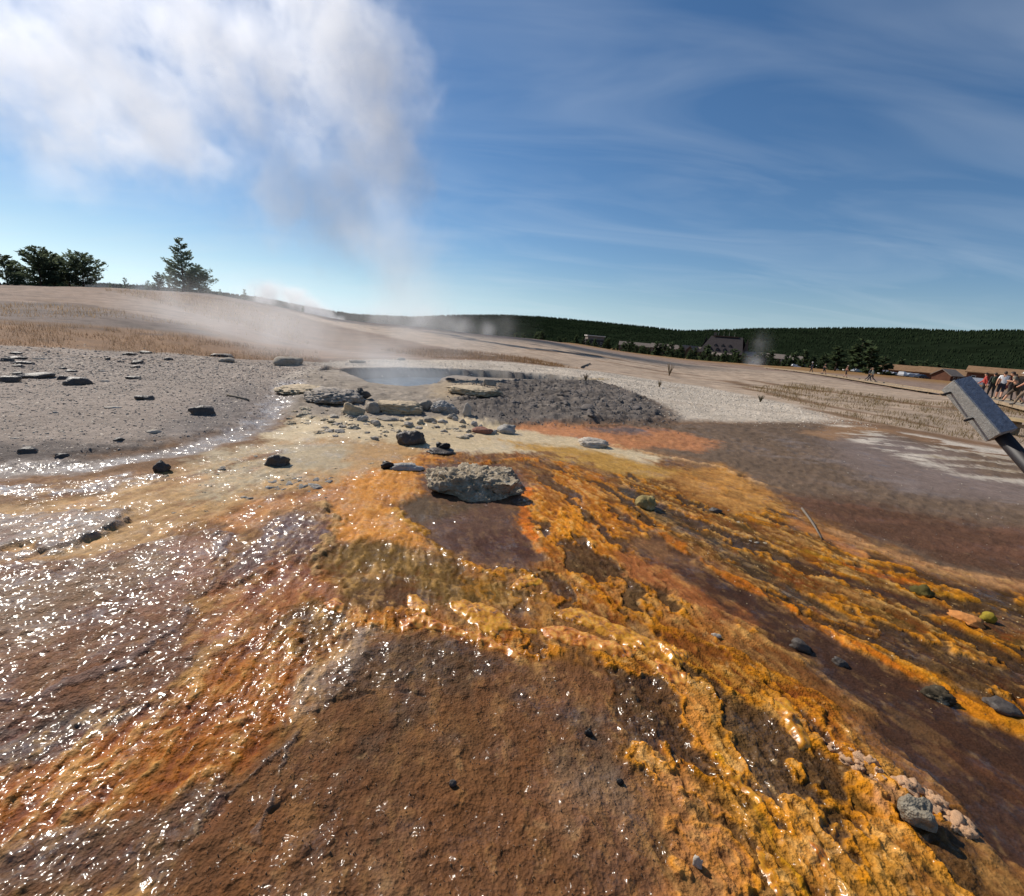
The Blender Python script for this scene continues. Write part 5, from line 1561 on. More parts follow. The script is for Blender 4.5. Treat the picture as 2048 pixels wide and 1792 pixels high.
def dormer(parent, x, z, w, d0, mat=M_SHIN):
    y0 = -17.0 + (z - 9) / 18 * 17.0
    dm = link('dormer', mesh_from('dormer', [(x - w / 2, y0 - d0, z), (x + w / 2, y0 - d0, z), (x + w / 2, y0 + 5, z), (x - w / 2, y0 + 5, z), (x - w / 2, y0 - d0, z + w * 0.55), (x + w / 2, y0 - d0, z + w * 0.55), (x + w / 2, y0 + 5, z + w * 0.55), (x - w / 2, y0 + 5, z + w * 0.55), (x, y0 - d0, z + w * 1.05), (x, y0 + 6, z + w * 1.05)],
              [(0, 1, 5, 8, 4), (1, 2, 6, 5), (3, 0, 4, 7), (4, 8, 9, 7), (8, 5, 6, 9)], mat), parent)
    link('pane', mesh_from('pane', *box_vf(x - w * 0.28, x + w * 0.28, y0 - d0 - 0.1, y0 - d0 + 0.05, z + 0.5, z + w * 0.6), M_GLASS), dm)


for x in (-12, -4, 4, 12):
    dormer(inn, x, 10.5, 3.6, 0.8)
for x in (-8, 0, 8):
    dormer(inn, x, 15.5, 3.0, 0.6)
porch = link('porch', mesh_from('porch', *box_vf(-13, 13, -26, -17, 0, 5.4), M_LOG), inn)
roof_part('porch_roof', 26, 12, 5.5, 8.2, M_SHIN2, inn, over=0.8, off=(0, -21, 0))
for k_, x in enumerate((-34, -44)):
    gl = link('gable_wing', mesh_from('gable_wing', [(x - 5, -20, 0), (x + 5, -20, 0), (x + 5, 8, 0), (x - 5, 8, 0), (x - 5, -20, 7), (x + 5, -20, 7), (x + 5, 8, 7), (x - 5, 8, 7), (x, -20, 13), (x, 8, 13)],
              [(0, 1, 5, 8, 4), (1, 2, 6, 5), (2, 3, 7, 9, 6), (3, 0, 4, 7)], M_LOG), inn)
    link('gable_roof', mesh_from('gable_roof', [(x - 6, -21, 6.3), (x, -21, 13.5), (x + 6, -21, 6.3), (x + 6, 8, 6.3), (x, 8, 13.5), (x - 6, 8, 6.3), (x - 6, -21, 6.7), (x, -21, 13.9), (x + 6, -21, 6.7), (x + 6, 8, 6.7), (x, 8, 13.9), (x - 6, 8, 6.7)],
         [(6, 7, 10, 11), (7, 8, 9, 10), (0, 5, 4, 1), (1, 4, 3, 2), (0, 1, 7, 6), (1, 2, 8, 7)], M_SHIN2), gl)
    link('pane', mesh_from('pane', *box_vf(x - 2, x + 2, -20.15, -19.95, 3, 6.5), M_GLASS), gl)
windows(inn, np.linspace(-20, 20, 9), 6.0, 8.0, -17, 1.6)
long_wing(1375, 708, 640, 90, 16, 8, 13, 'long shingled wing with twin gables joining the great lodge', nwin=14)
long_wing(1285, 700, 660, 62, 14, 7.5, 12, 'long low wing with pale shingled roof among conifers', nwin=10)
long_wing(1535, 712, 610, 70, 15, 8, 12.5, 'grey roofed wing half hidden by steam beside the great lodge', nwin=12)
long_wing(1690, 720, 520, 56, 18, 6, 7.6, 'flat roofed dark building behind the car park conifers', nwin=8, name='service_building', rm=M_SHIN2)
long_wing(1610, 716, 560, 40, 14, 5.5, 8, 'small dark building between the grey roofed wing and car park', nwin=6, name='service_building', rm=M_SHIN)
long_wing(1862, 745, 300, 44, 12, 3.2, 5.6, 'long low brown roofed cabin behind the parked cars', rm=M_BROWNR, wm=M_REDW, nwin=8, name='cabin')
long_wing(1894, 752, 270, 6.5, 7, 2.6, 4.8, 'red brown gabled cabin standing end on by the grass', rm=M_SHIN2, wm=M_REDW, nwin=2, name='cabin', turn=1.0)
long_wing(1975, 752, 290, 46, 12, 3.4, 5.8, 'long cabin with straw brown roof behind the walkers', rm=M_BROWNR, wm=M_REDW, nwin=8, name='cabin')
long_wing(2050, 758, 250, 30, 12, 4.5, 6.5, 'red brown cabin behind the crowd on the boardwalk', rm=M_BROWNR, wm=M_REDW, nwin=5, name='cabin')
# the small square lodge with a bright upper deck
p, rz = place(1186, 690, 480)
root = link('square_lodge', None, label='small square grey lodge with a bright flat roof deck', cat='building'); root.location = p; root.rotation_euler = (0, 0, rz + 0.2)
box('wall', (-9, 9, -8, 8, 0, 11), M_SHIN, root)
box('upper_storey', (-7, 9, -6, 8, 11.02, 14.2), M_SHIN2, root)
rfd = box('roof', (-8, 10, -7, 9, 14.22, 15.0), M_WHITE, root)
windows(root, (-6, -2, 2, 6), 3, 5, -8, 1.6); windows(root, (-6, -2, 2, 6), 7, 9, -8, 1.6)
p, rz = place(1125, 688, 470)
root = link('shed', None, label='pale walled shed among the conifers beside the square lodge', cat='shed'); root.location = p; root.rotation_euler = (0, 0, rz)
link('wall', mesh_from('wall', prism_verts(14, 8, 3.5, 5.5), PF, M_WHITE), root); roof_part('roof', 14, 8, 3.5, 5.5, M_SHIN2, root, over=0.4)
p, rz = place(815, 660, 350)
root = link('shed', None, label='low pale building half lost in the steam haze', cat='shed'); root.location = p; root.rotation_euler = (0, 0, rz)
link('wall', mesh_from('wall', prism_verts(26, 8, 3.5, 5.0), PF, M_WHITE), root); roof_part('roof', 26, 8, 3.5, 5.0, M_SHIN2, root, over=0.4)


# ------------------------------------------------------------------ cars
def car_meshes(color, kind):
    L, W = (4.7, 1.85) if kind == 'suv' else (4.5, 1.75)
    H1, H2 = (1.0, 1.78) if kind == 'suv' else (0.85, 1.42)
    x0, x1 = -L / 2, L / 2
    if kind == 'suv':
        prof = [(x0, 0.35), (x0, H1), (x0 + 0.15, H1 + 0.05), (x0 + 0.35, H2), (x1 - 1.9, H2), (x1 - 1.15, H1 + 0.08), (x1 - 0.1, H1 - 0.08), (x1, 0.6), (x1, 0.35)]
    else:
        prof = [(x0, 0.35), (x0, H1 - 0.05), (x0 + 0.5, H1 + 0.03), (x0 + 1.15, H2), (x1 - 2.0, H2), (x1 - 1.15, H1 + 0.05), (x1 - 0.1, H1 - 0.15), (x1, 0.55), (x1, 0.35)]
    n = len(prof)
    v = []
    for s in (-1, 1):
        for x, z in prof:
            inset = 0.16 if z > H1 + 0.1 else 0.0
            v.append((x, s * (W / 2 - inset), z))
    f = [tuple(range(n)), tuple(range(2 * n - 1, n - 1, -1))] + [(i, (i + 1) % n, (i + 1) % n + n, i + n) for i in range(n)]
    paint = simple_mat('car_paint', color, 0.25, 0.04, 2.0)
    body = mesh_from('body', v, [tuple(reversed(q)) for q in f], paint)
    gx0, gx1 = (x0 + 0.5, x1 - 1.75) if kind == 'suv' else (x0 + 1.2, x1 - 1.95)
    glass = []
    for s in (-1, 1):
        y = s * (W / 2 - 0.09)
        glass.append(mesh_from('side_window', [(gx0, y, H1 + 0.12), (gx1 + 0.45, y, H1 + 0.12), (gx1, y - s * 0.06, H2 - 0.1), (gx0 + 0.15, y - s * 0.06, H2 - 0.1)], [(0, 1, 2, 3)], M_GLASS))
    fx0 = x1 - 1.15; fx1 = x1 - 1.9 if kind == 'suv' else x1 - 2.0
    ws = mesh_from('windscreen', [(fx0 + 0.0, -W / 2 + 0.15, H1 + 0.11), (fx0 + 0.0, W / 2 - 0.15, H1 + 0.11), (fx1 + 0.1, W / 2 - 0.24, H2 - 0.03), (fx1 + 0.1, -W / 2 + 0.24, H2 - 0.03)], [(0, 1, 2, 3)], M_GLASS)
    return body, glass, ws, L, W


def wheel_mesh():
    v, f = [], []
    for s in (-0.11, 0.11):
        for k_ in range(12):
            t = 2 * math.pi * k_ / 12
            v.append((0.34 * math.cos(t), s, 0.34 + 0.34 * math.sin(t)))
    f = [(k_, (k_ + 1) % 12, (k_ + 1) % 12 + 12, k_ + 12) for k_ in range(12)] + [tuple(range(11, -1, -1)), tuple(range(12, 24))]
    return mesh_from('wheel', v, f, simple_mat('tyre', lin(30, 30, 30), 0.8))


WHEEL = wheel_mesh()
CARK = {}
for nm, c_, kd in (('white', lin(232, 232, 230), 'suv'), ('silver', lin(176, 180, 184), 'sedan'), ('dark', lin(44, 50, 62), 'sedan'), ('red', lin(120, 36, 32), 'suv')):
    CARK[nm] = car_meshes(c_, kd)


def car(px, py, r, kind, label, turn=0.0, group=None):
    body, glass, ws, L, W = CARK[kind]
    p, rz = place(px, py, r)
    root = link('parked_car', None, label=label, cat='car', group=group)
    root.location = p; root.rotation_euler = (0, 0, rz + turn)
    link('body', body, root)
    for gq in glass:
        link('side_window', gq, root)
    link('windscreen', ws, root)
    for sx in (-1, 1):
        for sy in (-1, 1):
            w_ = link('wheel', WHEEL, root); w_.location = (sx * L * 0.31, sy * (W / 2 - 0.12), 0)


for k_, (px, py, r, kd) in enumerate(((1592, 735, 291, 'white'), (1611, 738, 281, 'dark'), (1628, 738, 286, 'silver'), (1641, 739, 275, 'white'), (1657, 741, 279, 'silver'), (1670, 741, 266, 'white'))):
    car(px, py, r, kd, '%s car in the row behind the first walkers' % kd, turn=0.5 * (k_ % 3) + 0.3, group='cars behind the first walkers')
for k_, (px, py, r, kd) in enumerate(((1697, 746, 261, 'white'), (1712, 747, 249, 'silver'), (1758, 751, 252, 'dark'), (1769, 752, 241, 'white'), (1787, 753, 247, 'silver'), (1803, 757, 231, 'white'), (1822, 758, 234, 'silver'), (1842, 760, 227, 'dark'))):
    car(px, py, r, kd, '%s car parked along the grass verge by the conifers' % kd, turn=0.45 * (k_ % 3) + 0.4, group='cars along the grass verge')
for k_, (px, py, r, kd) in enumerate(((1826, 749, 250, 'white'), (1834, 749, 250, 'white'), (1965, 762, 150, 'white'), (2030, 772, 140, 'red'))):
    car(px, py, r, kd, ('%s car parked before the long low brown roofed cabin' % kd) if k_ < 2 else '%s car parked beside the crowd of walkers' % kd, turn=0.1, group='cars before the long cabin' if k_ < 2 else None)


# ------------------------------------------------------------------ boardwalks
M_PLANK = simple_mat('weathered_planks', lin(172, 156, 134), 0.85, 0.25, 3.0)
M_PLANKD = simple_mat('grey_planks', lin(122, 106, 96), 0.85, 0.3, 3.0)
M_BEAM = simple_mat('boardwalk_beam', lin(150, 130, 104), 0.85, 0.25, 3.0)


def boardwalk(pts, width, z_up, label, plank=0.3, mat=M_PLANK, group=None):
    """raised walk: cross planks on two edge beams, legs below"""
    P = [Vector((x, y, ground_z(x, y) + z_up)) for x, y in pts]
    root = link('boardwalk', None, label=label, cat='boardwalk', group=group)
    root.location = P[0] - Vector((0, 0, z_up))
    o0 = root.location.copy()
    seg = [0]
    for a, b_ in zip(P, P[1:]):
        seg.append(seg[-1] + (b_ - a).length)
    tot = seg[-1]

    def where(t):
        for i_ in range(len(P) - 1):
            if t <= seg[i_ + 1] or i_ == len(P) - 2:
                f_ = (t - seg[i_]) / (seg[i_ + 1] - seg[i_])
                return P[i_].lerp(P[i_ + 1], f_), (P[i_ + 1] - P[i_]).normalized()
    vs, fs = [], []
    t = 0.0; rb = random.Random(3)
    while t < tot:
        c_, d = where(t)
        s = d.cross(Vector((0, 0, 1))).normalized()
        hw = width / 2 * rb.uniform(0.98, 1.02); up = Vector((0, 0, rb.uniform(-0.008, 0.008)))
        a0 = c_ - d * plank * 0.46 + up; a1 = c_ + d * plank * 0.46 + up
        o_ = len(vs)
        for q in (a0 - s * hw, a0 + s * hw, a1 + s * hw, a1 - s * hw):
            vs.append(q - o0 - Vector((0, 0, 0.05)))
        for q in (a0 - s * hw, a0 + s * hw, a1 + s * hw, a1 - s * hw):
            vs.append(q - o0)
        fs += [(o_ + a, o_ + b2, o_ + c2, o_ + d2) for a, b2, c2, d2 in ((4, 5, 6, 7), (0, 1, 5, 4), (1, 2, 6, 5), (2, 3, 7, 6), (3, 0, 4, 7))]
        t += plank
    pk = link('planks', mesh_from('planks', vs, fs, mat), root); pk['kind'] = 'stuff'
    for sd in (-1, 1):
        bv, bf = [], []
        for i_ in range(len(P) - 1):
            a, b_ = P[i_] - o0, P[i_ + 1] - o0
            d = (b_ - a).normalized(); s = d.cross(Vector((0, 0, 1))).normalized() * sd
            o_ = len(bv)
            for q in (a, b_):
                for dx, dz in ((width / 2 - 0.04, -0.06), (width / 2 + 0.08, -0.06), (width / 2 + 0.08, 0.10), (width / 2 - 0.04, 0.10)):
                    bv.append(q + s * dx + Vector((0, 0, dz)))
            bf += [tuple(o_ + k_ for k_ in q) for q in ((0, 1, 5, 4), (1, 2, 6, 5), (2, 3, 7, 6), (3, 0, 4, 7), (3, 2, 1, 0), (4, 5, 6, 7))]
        link('edge_beam', mesh_from('edge_beam', bv, bf, M_BEAM), root)
    t = 1.0
    while t < tot:
        c_, d = where(t); s = d.cross(Vector((0, 0, 1))).normalized()
        for sd in (-1, 1):
            q = c_ - o0 + s * sd * (width / 2 - 0.15)
            link('post', mesh_from('post', *box_vf(q.x - 0.06, q.x + 0.06, q.y - 0.06, q.y + 0.06, q.z - z_up - 0.15, q.z - 0.065), M_BEAM), root)
        t += 4.0
    return root


bw_pts = [tuple(at(px, py, r)[:2]) for px, py, r in ((1540, 742, 108), (1600, 747, 96), (1700, 757, 82), (1780, 770, 70), (1870, 786, 58), (1960, 800, 46), (2060, 820, 37), (2200, 850, 31))]
boardwalk(bw_pts, 2.4, 0.22, 'long pale boardwalk crossing the plain with walkers on it', 0.3)
g1, g2 = at(2005, 802, 41), at(2180, 840, 38)


# ------------------------------------------------------------------ bench end by the boardwalk
bp_ = [at(1990, 868, 20.0), at(2200, 850, 19.0)]
b0 = Vector((bp_[0].x, bp_[0].y, ground_z(bp_[0].x, bp_[0].y)))
b1 = Vector((bp_[1].x, bp_[1].y, ground_z(bp_[1].x, bp_[1].y)))
dirb = (b1 - b0); Lb = dirb.length; dirb.normalize()
bench = link('wooden_bench', None, label='weathered tan bench of thick planks behind the leaning grey block', cat='bench')
bench.location = b0; bench.rotation_euler = (0, 0, math.atan2(dirb.y, dirb.x))
for k_ in range(3):
    box('seat_plank', (0, Lb, -0.26 + k_ * 0.19, -0.09 + k_ * 0.19, 0.40, 0.47), simple_mat('bench_wood', lin(176, 152, 112), 0.8, 0.2, 4), bench)
for x in (0.35, Lb * 0.5, Lb - 0.3):
    box('leg', (x - 0.06, x + 0.06, -0.22, 0.22, -0.05, 0.398), M_BEAM, bench)
box('brace', (0.42, Lb - 0.4, -0.04, 0.04, 0.22, 0.32), M_BEAM, bench)


# ------------------------------------------------------------------ leaning sign block on its dark post
def plane_point(px, py, depth):
    d = Vector(ray(px, py))
    return CAMV + d * (depth / d.dot(FWD))


T0 = plane_point(1910, 765, 2.35)      # axis: top end
T1 = plane_point(2004, 872, 2.20)      # axis: lower end
ax = (T1 - T0); Lk = ax.length; ax.normalize()
toward = (CAMV - T0).normalized()
nrm = (toward - ax * toward.dot(ax)).normalized()
right = CAM_R @ Vector((1, 0, 0))
nrm = (nrm * 0.80 + (right - ax * right.dot(ax)).normalized() * 0.60).normalized()      # the broad dark face looks to the right
sdv = ax.cross(nrm).normalized()
if sdv.dot(right) > 0:
    sdv = -sdv
M_SIGN = stone_mat('peeling_grey_paint', lin(158, 156, 150), var=0.25, scale=60, bump=0.25, rough=0.7, pale=lin(176, 174, 168), thr=0.6)
M_SIGND = stone_mat('shaded_slate_blue', lin(104, 112, 126), var=0.4, scale=50, bump=0.25, rough=0.6, pale=lin(140, 146, 152), thr=0.66)  # shade and sky tint of the side away from the sun, put into the colour
sign = link('sign_block', None, label='leaning grey block sign on a dark post with peeling paint', cat='sign')
u2 = 2.3 / FPX
hw, ht = 21 * u2, 20 * u2


def obox(name, c, e1, e2, e3, mat, parent, bev=0.0):
    bm = bmesh.new(); bmesh.ops.create_cube(bm, size=2.0)
    if bev:
        bmesh.ops.subdivide_edges(bm, edges=bm.edges[:], cuts=7, use_grid_fill=True)
    for v in bm.verts:
        q = v.co.copy()
        if bev:      # rounded, slightly chewed edges
            m_ = sorted((abs(q.x), abs(q.y), abs(q.z)))
            if m_[1] > 0.95:
                q *= 1 - 0.03 - 0.035 * abs(mnoise.noise(v.co * 4))
        v.co = e1 * q.x + e2 * q.y + e3 * q.z
    me = bpy.data.meshes.new(name); bm.to_mesh(me); bm.free(); me.materials.append(mat)
    o = link(name, me, parent); o.location = c
    return o


mid_ = (T0 + T1) / 2
foot_dir = ax
foot = T1 + ax * 0.35
# post runs on along the block and bends to the ground beside the viewer
post_end = T1 + ax * min(6.0, (T1.z - ground_z(T1.x, T1.y)) / max(-ax.z, 0.2))
gz = ground_z(post_end.x, post_end.y)
sign.location = (post_end.x, post_end.y, gz)
so = Vector(sign.location)
obox('panel', mid_ - so, ax * Lk / 2, sdv * ht * 0.95, nrm * hw * 0.8, M_SIGN, sign, 1.0)
obox('shaded_face', mid_ - so + nrm * hw * 0.83 - sdv * ht * 0.02, ax * Lk / 2 * 0.965, sdv * ht * 0.86, nrm * hw * 0.045, M_SIGND, sign)  # thin plate that gives the block's broad side its painted-in shade
M_POST = simple_mat('black_post', lin(30, 24, 26), 0.55, 0.2, 10)
pv1, pf1 = tube([tuple(T1 - ax * 0.06 - so), tuple(T1 + ax * 0.6 - so), tuple(post_end - so + ax * 0.1)], [0.031, 0.031, 0.033], 8)
link('post', mesh_from('post', pv1, pf1, M_POST, True), sign)
for t in (0.13, 0.62):
    c_ = T0.lerp(T1, t) + sdv * ht * 0.9 - so
    link('bolt', mesh_from('bolt', *tube([tuple(c_ - sdv * 0.01 - nrm * 0.01), tuple(c_ + sdv * 0.045 - nrm * 0.012)], [0.006, 0.006], 6), M_POST), sign)


# ------------------------------------------------------------------ people on the boardwalk
SCR = bpy.data.scenes.new('scratch')


def blend_body(pose, h=1.72, build=1.0):
    """one continuous skinned body; pose gives joint positions for a 1.72 m figure facing +x"""
    J = {k_: Vector(v) for k_, v in pose.items()}
    order = list(J)
    rad = {'pelvis': 0.15, 'belly': 0.145, 'chest': 0.155, 'neck': 0.055, 'head': 0.095, 'crown': 0.075, 'face': 0.06, 'shl': 0.07, 'shr': 0.07, 'ell': 0.045, 'elr': 0.045, 'wrl': 0.034, 'wrr': 0.034, 'hal': 0.036, 'har': 0.036, 'hil': 0.10, 'hir': 0.10,
           'knl': 0.066, 'knr': 0.066, 'anl': 0.042, 'anr': 0.042, 'tol': 0.038, 'tor': 0.038}
    E = [('pelvis', 'belly'), ('belly', 'chest'), ('chest', 'neck'), ('neck', 'head'), ('head', 'crown'), ('chest', 'shl'), ('chest', 'shr'), ('shl', 'ell'), ('shr', 'elr'), ('ell', 'wrl'), ('elr', 'wrr'), ('wrl', 'hal'), ('wrr', 'har'),
         ('pelvis', 'hil'), ('pelvis', 'hir'), ('hil', 'knl'), ('hir', 'knr'), ('knl', 'anl'), ('knr', 'anr'), ('anl', 'tol'), ('anr', 'tor')]
    me = bpy.data.meshes.new('body_cage')
    me.from_pydata([tuple(J[k_]) for k_ in order], [(order.index(a), order.index(b_)) for a, b_ in E], [])
    ob = bpy.data.objects.new('body_cage', me); SCR.collection.objects.link(ob)
    sk = ob.modifiers.new('skin', 'SKIN')
    ss = ob.modifiers.new('sub', 'SUBSURF'); ss.levels = 2; ss.render_levels = 2
    for i_, k_ in enumerate(order):
        r_ = rad[k_] * build * 1.05
        me.skin_vertices[0].data[i_].radius = (r_ * (1.2 if k_ in ('chest', 'belly', 'pelvis') else 1.0), r_)
        me.skin_vertices[0].data[i_].use_root = (k_ == 'pelvis')
    SCR.view_layers[0].update()
    dg = SCR.view_layers[0].depsgraph
    ev = ob.evaluated_get(dg)
    out = bpy.data.meshes.new_from_object(ev)
    bpy.data.objects.remove(ob)
    segs = [(a, b_, J[a], J[b_]) for a, b_ in E]
    return out, segs


def walk_pose(stride=0.28, lean=0.04, swing=0.22, bend=0.0, hands='swing'):
    p = {'pelvis': (0, 0, 0.93), 'belly': (0.01 + lean * 0.4 + bend * 0.1, 0, 1.10), 'chest': (lean + bend * 0.25, 0, 1.30 - bend * 0.05), 'neck': (lean * 1.4 + bend * 0.38, 0, 1.47 - bend * 0.1), 'head': (lean * 1.6 + 0.02 + bend * 0.45, 0, 1.58 - bend * 0.14), 'crown': (lean * 1.6 + 0.015 + bend * 0.5, 0, 1.66 - bend * 0.16),
         'shl': (lean + bend * 0.27, 0.17, 1.40 - bend * 0.07), 'shr': (lean + bend * 0.27, -0.17, 1.40 - bend * 0.07), 'ell': (lean - swing * 0.6, 0.24, 1.13), 'elr': (lean + swing * 0.5, -0.24, 1.13), 'wrl': (lean - swing * 0.5, 0.25, 0.90), 'wrr': (lean + swing * 1.3, -0.22, 0.95),
         'hal': (lean - swing * 0.45, 0.25, 0.81), 'har': (lean + swing * 1.6, -0.20, 0.90), 'hil': (0, 0.09, 0.88), 'hir': (0, -0.09, 0.88), 'knl': (stride * 0.6 + 0.03, 0.10, 0.49), 'knr': (-stride * 0.25 + 0.04, -0.10, 0.50), 'anl': (stride, 0.10, 0.08), 'anr': (-stride * 1.1, -0.10, 0.11),
         'tol': (stride + 0.17, 0.11, 0.045), 'tor': (-stride * 1.1 + 0.15, -0.11, 0.045)}
    if hands == 'front':
        p.update({'ell': (lean + 0.10, 0.26, 1.15), 'wrl': (lean + 0.30, 0.16, 1.17), 'hal': (lean + 0.37, 0.12, 1.19), 'elr': (lean + 0.10, -0.26, 1.15), 'wrr': (lean + 0.30, -0.16, 1.17), 'har': (lean + 0.37, -0.12, 1.19)})
    return p


M_SKIN = simple_mat('skin', lin(206, 152, 120), 0.6, 0.08, 10)


def person(px, py, r, face, label, shirt, legs, long_trousers=True, pose=None, hair=(60, 44, 32), pack=None, hat=None, h=1.72, sleeves=True, shoes=(60, 54, 50), zoff=0.22, pos=None):
    pose = pose or walk_pose()
    me, segs = blend_body(pose)
    mats = [M_SKIN, simple_mat('shirt', lin(*shirt), 0.85, 0.12, 12), simple_mat('trousers', lin(*legs), 0.85, 0.12, 12), simple_mat('shoes', lin(*shoes), 0.7, 0.1, 12)]
    me.materials.clear()
    for m_ in mats:
        me.materials.append(m_)
    for f_ in me.polygons:
        c_ = f_.center
        best = None
        for a, b_, p0, p1 in segs:
            e = p1 - p0; t = max(0, min(1, (c_ - p0).dot(e) / e.length_squared)); d = (c_ - p0 - e * t).length
            if best is None or d < best[0]:
                best = (d, a, b_, t)
        _, a, b_, t = best
        if b_ in ('belly', 'chest', 'shl', 'shr') or (b_ == 'neck' and t < 0.45):
            k_ = 1 if not (b_ == 'belly' and t < 0.25) else 2
        elif b_ in ('ell', 'elr'):
            k_ = 1 if (sleeves or t < 0.55) else 0
        elif b_ in ('wrl', 'wrr'):
            k_ = 1 if sleeves is True and t < 0.85 else 0
        elif b_ in ('hil', 'hir', 'knl', 'knr'):
            k_ = 2
        elif b_ in ('anl', 'anr'):
            k_ = (2 if t < 0.92 else 3) if long_trousers else (2 if t < 0.12 else (0 if t < 0.85 else 3))
        elif b_ in ('tol', 'tor'):
            k_ = 3
        else:
            k_ = 0
        f_.material_index = k_
        f_.use_smooth = True
    me.name = 'person'
    if pos is None:
        q = at(px, py, r); x, y = q.x, q.y
    else:
        x, y = pos
    o = link('person', me, label=label, cat='person')
    o.location = (x, y, ground_z(x, y) + zoff)
    o.scale = (h / 1.72,) * 3
    d = ray(px, py)
    o.rotation_euler = (0, 0, -math.atan2(d[0], d[1]) + face)
    hd = Vector(pose['head'])
    v, f = ico(2) if 2 not in _ICO else _ICO[2]
    hv = v * np.array([0.108, 0.088, 0.115]) * (1 + 0.05 * np.array([mnoise.noise(Vector(q) * 3) for q in v]))[:, None]
    keep = (hv[:, 2] > -0.02) | (hv[:, 0] < -0.02)
    hv = np.where(keep[:, None], hv, hv * 0.6)
    link('hair', mesh_from('hair', hv + np.array(hd + Vector((-0.012, 0, 0.035))), f, simple_mat('hair', lin(*hair), 0.7, 0.2, 20), True), o)
    if hat:
        vs, fs = tube([hd + Vector((0, 0, 0.06)), hd + Vector((0, 0, 0.065)), hd + Vector((0, 0, 0.07)), hd + Vector((0, 0, 0.16))], [0.19, 0.19, 0.12, 0.09], 12)
        link('hat', mesh_from('hat', vs, fs, simple_mat('hat', lin(*hat), 0.85), True), o)
    if pack:
        c_ = Vector(pose['chest']) + Vector((-0.22, 0, -0.06))
        bm = bmesh.new(); bmesh.ops.create_cube(bm, size=1.0)
        bmesh.ops.bevel(bm, geom=bm.edges[:], offset=0.18, segments=3, affect='EDGES')
        for q in bm.verts:
            q.co = Vector((q.co.x * 0.22, q.co.y * 0.32, q.co.z * 0.46)) + c_
        pm = bpy.data.meshes.new('backpack'); bm.to_mesh(pm); bm.free(); pm.materials.append(simple_mat('backpack', lin(*pack), 0.8))
        link('backpack', pm, o)
    return o


LEFTW, RIGHTW = math.pi, 0.0
person(1621, 750, 92, LEFTW, 'walker in dark clothes with pale hat and long trousers', (46, 48, 58), (40, 42, 54), True, walk_pose(0.2), hat=(200, 196, 190))
person(1645, 752, 88, RIGHTW, 'walker in black top with bare arms and legs', (36, 36, 42), (48, 44, 44), False, walk_pose(0.3), sleeves=False)
person(1689, 757, 82.5, RIGHTW, 'walker in reddish top and shorts beside the conifer', (142, 96, 84), (96, 76, 66), False, walk_pose(0.16), sleeves=False, hat=(150, 136, 120))
person(1742, 764, 75, LEFTW, 'striding walker in grey top with wide brimmed hat', (120, 124, 116), (50, 50, 56), True, walk_pose(0.42, 0.08), hat=(150, 120, 92))
person(1735, 762, 77, RIGHTW, 'walker in dark clothes just behind the striding one', (40, 42, 48), (44, 44, 50), True, walk_pose(0.3))
person(1992, 806, 41.5, math.pi / 2, 'person in white shirt and navy shorts seen from behind', (232, 228, 224), (30, 30, 44), False, walk_pose(0.12), sleeves=False)
person(1976, 800, 45, math.pi / 2 + 0.3, 'person in long black coat beside the white shirt', (30, 28, 28), (32, 30, 32), True, walk_pose(0.1), pack=(60, 70, 52))
person(1960, 799, 47, math.pi, 'person in red shirt partly hidden by the sign block', (184, 70, 58), (60, 56, 56), True, walk_pose(0.15))
person(2022, 815, 37, LEFTW, 'person in brown shorts striding with bare forearm raised', (116, 108, 92), (74, 60, 46), False, walk_pose(0.4, 0.12, bend=0.3, hands='front'), sleeves=False, pack=(84, 70, 60))
person(2044, 818, 35, LEFTW, 'person in khaki trousers with a coral top', (206, 112, 92), (124, 104, 84), True, walk_pose(0.34, 0.1, bend=0.2), sleeves=False, hat=(226, 222, 216))
person(2010, 806, 44, RIGHTW, 'person in dark jacket with a red backpack in the crowd', (52, 44, 42), (60, 52, 48), True, walk_pose(0.2), pack=(150, 60, 50))
person(2034, 808, 43, math.pi / 2, 'person in navy top with white cap behind the crowd', (38, 44, 66), (70, 66, 64), True, walk_pose(0.15), hat=(236, 234, 230))

bpy.data.scenes.remove(SCR)

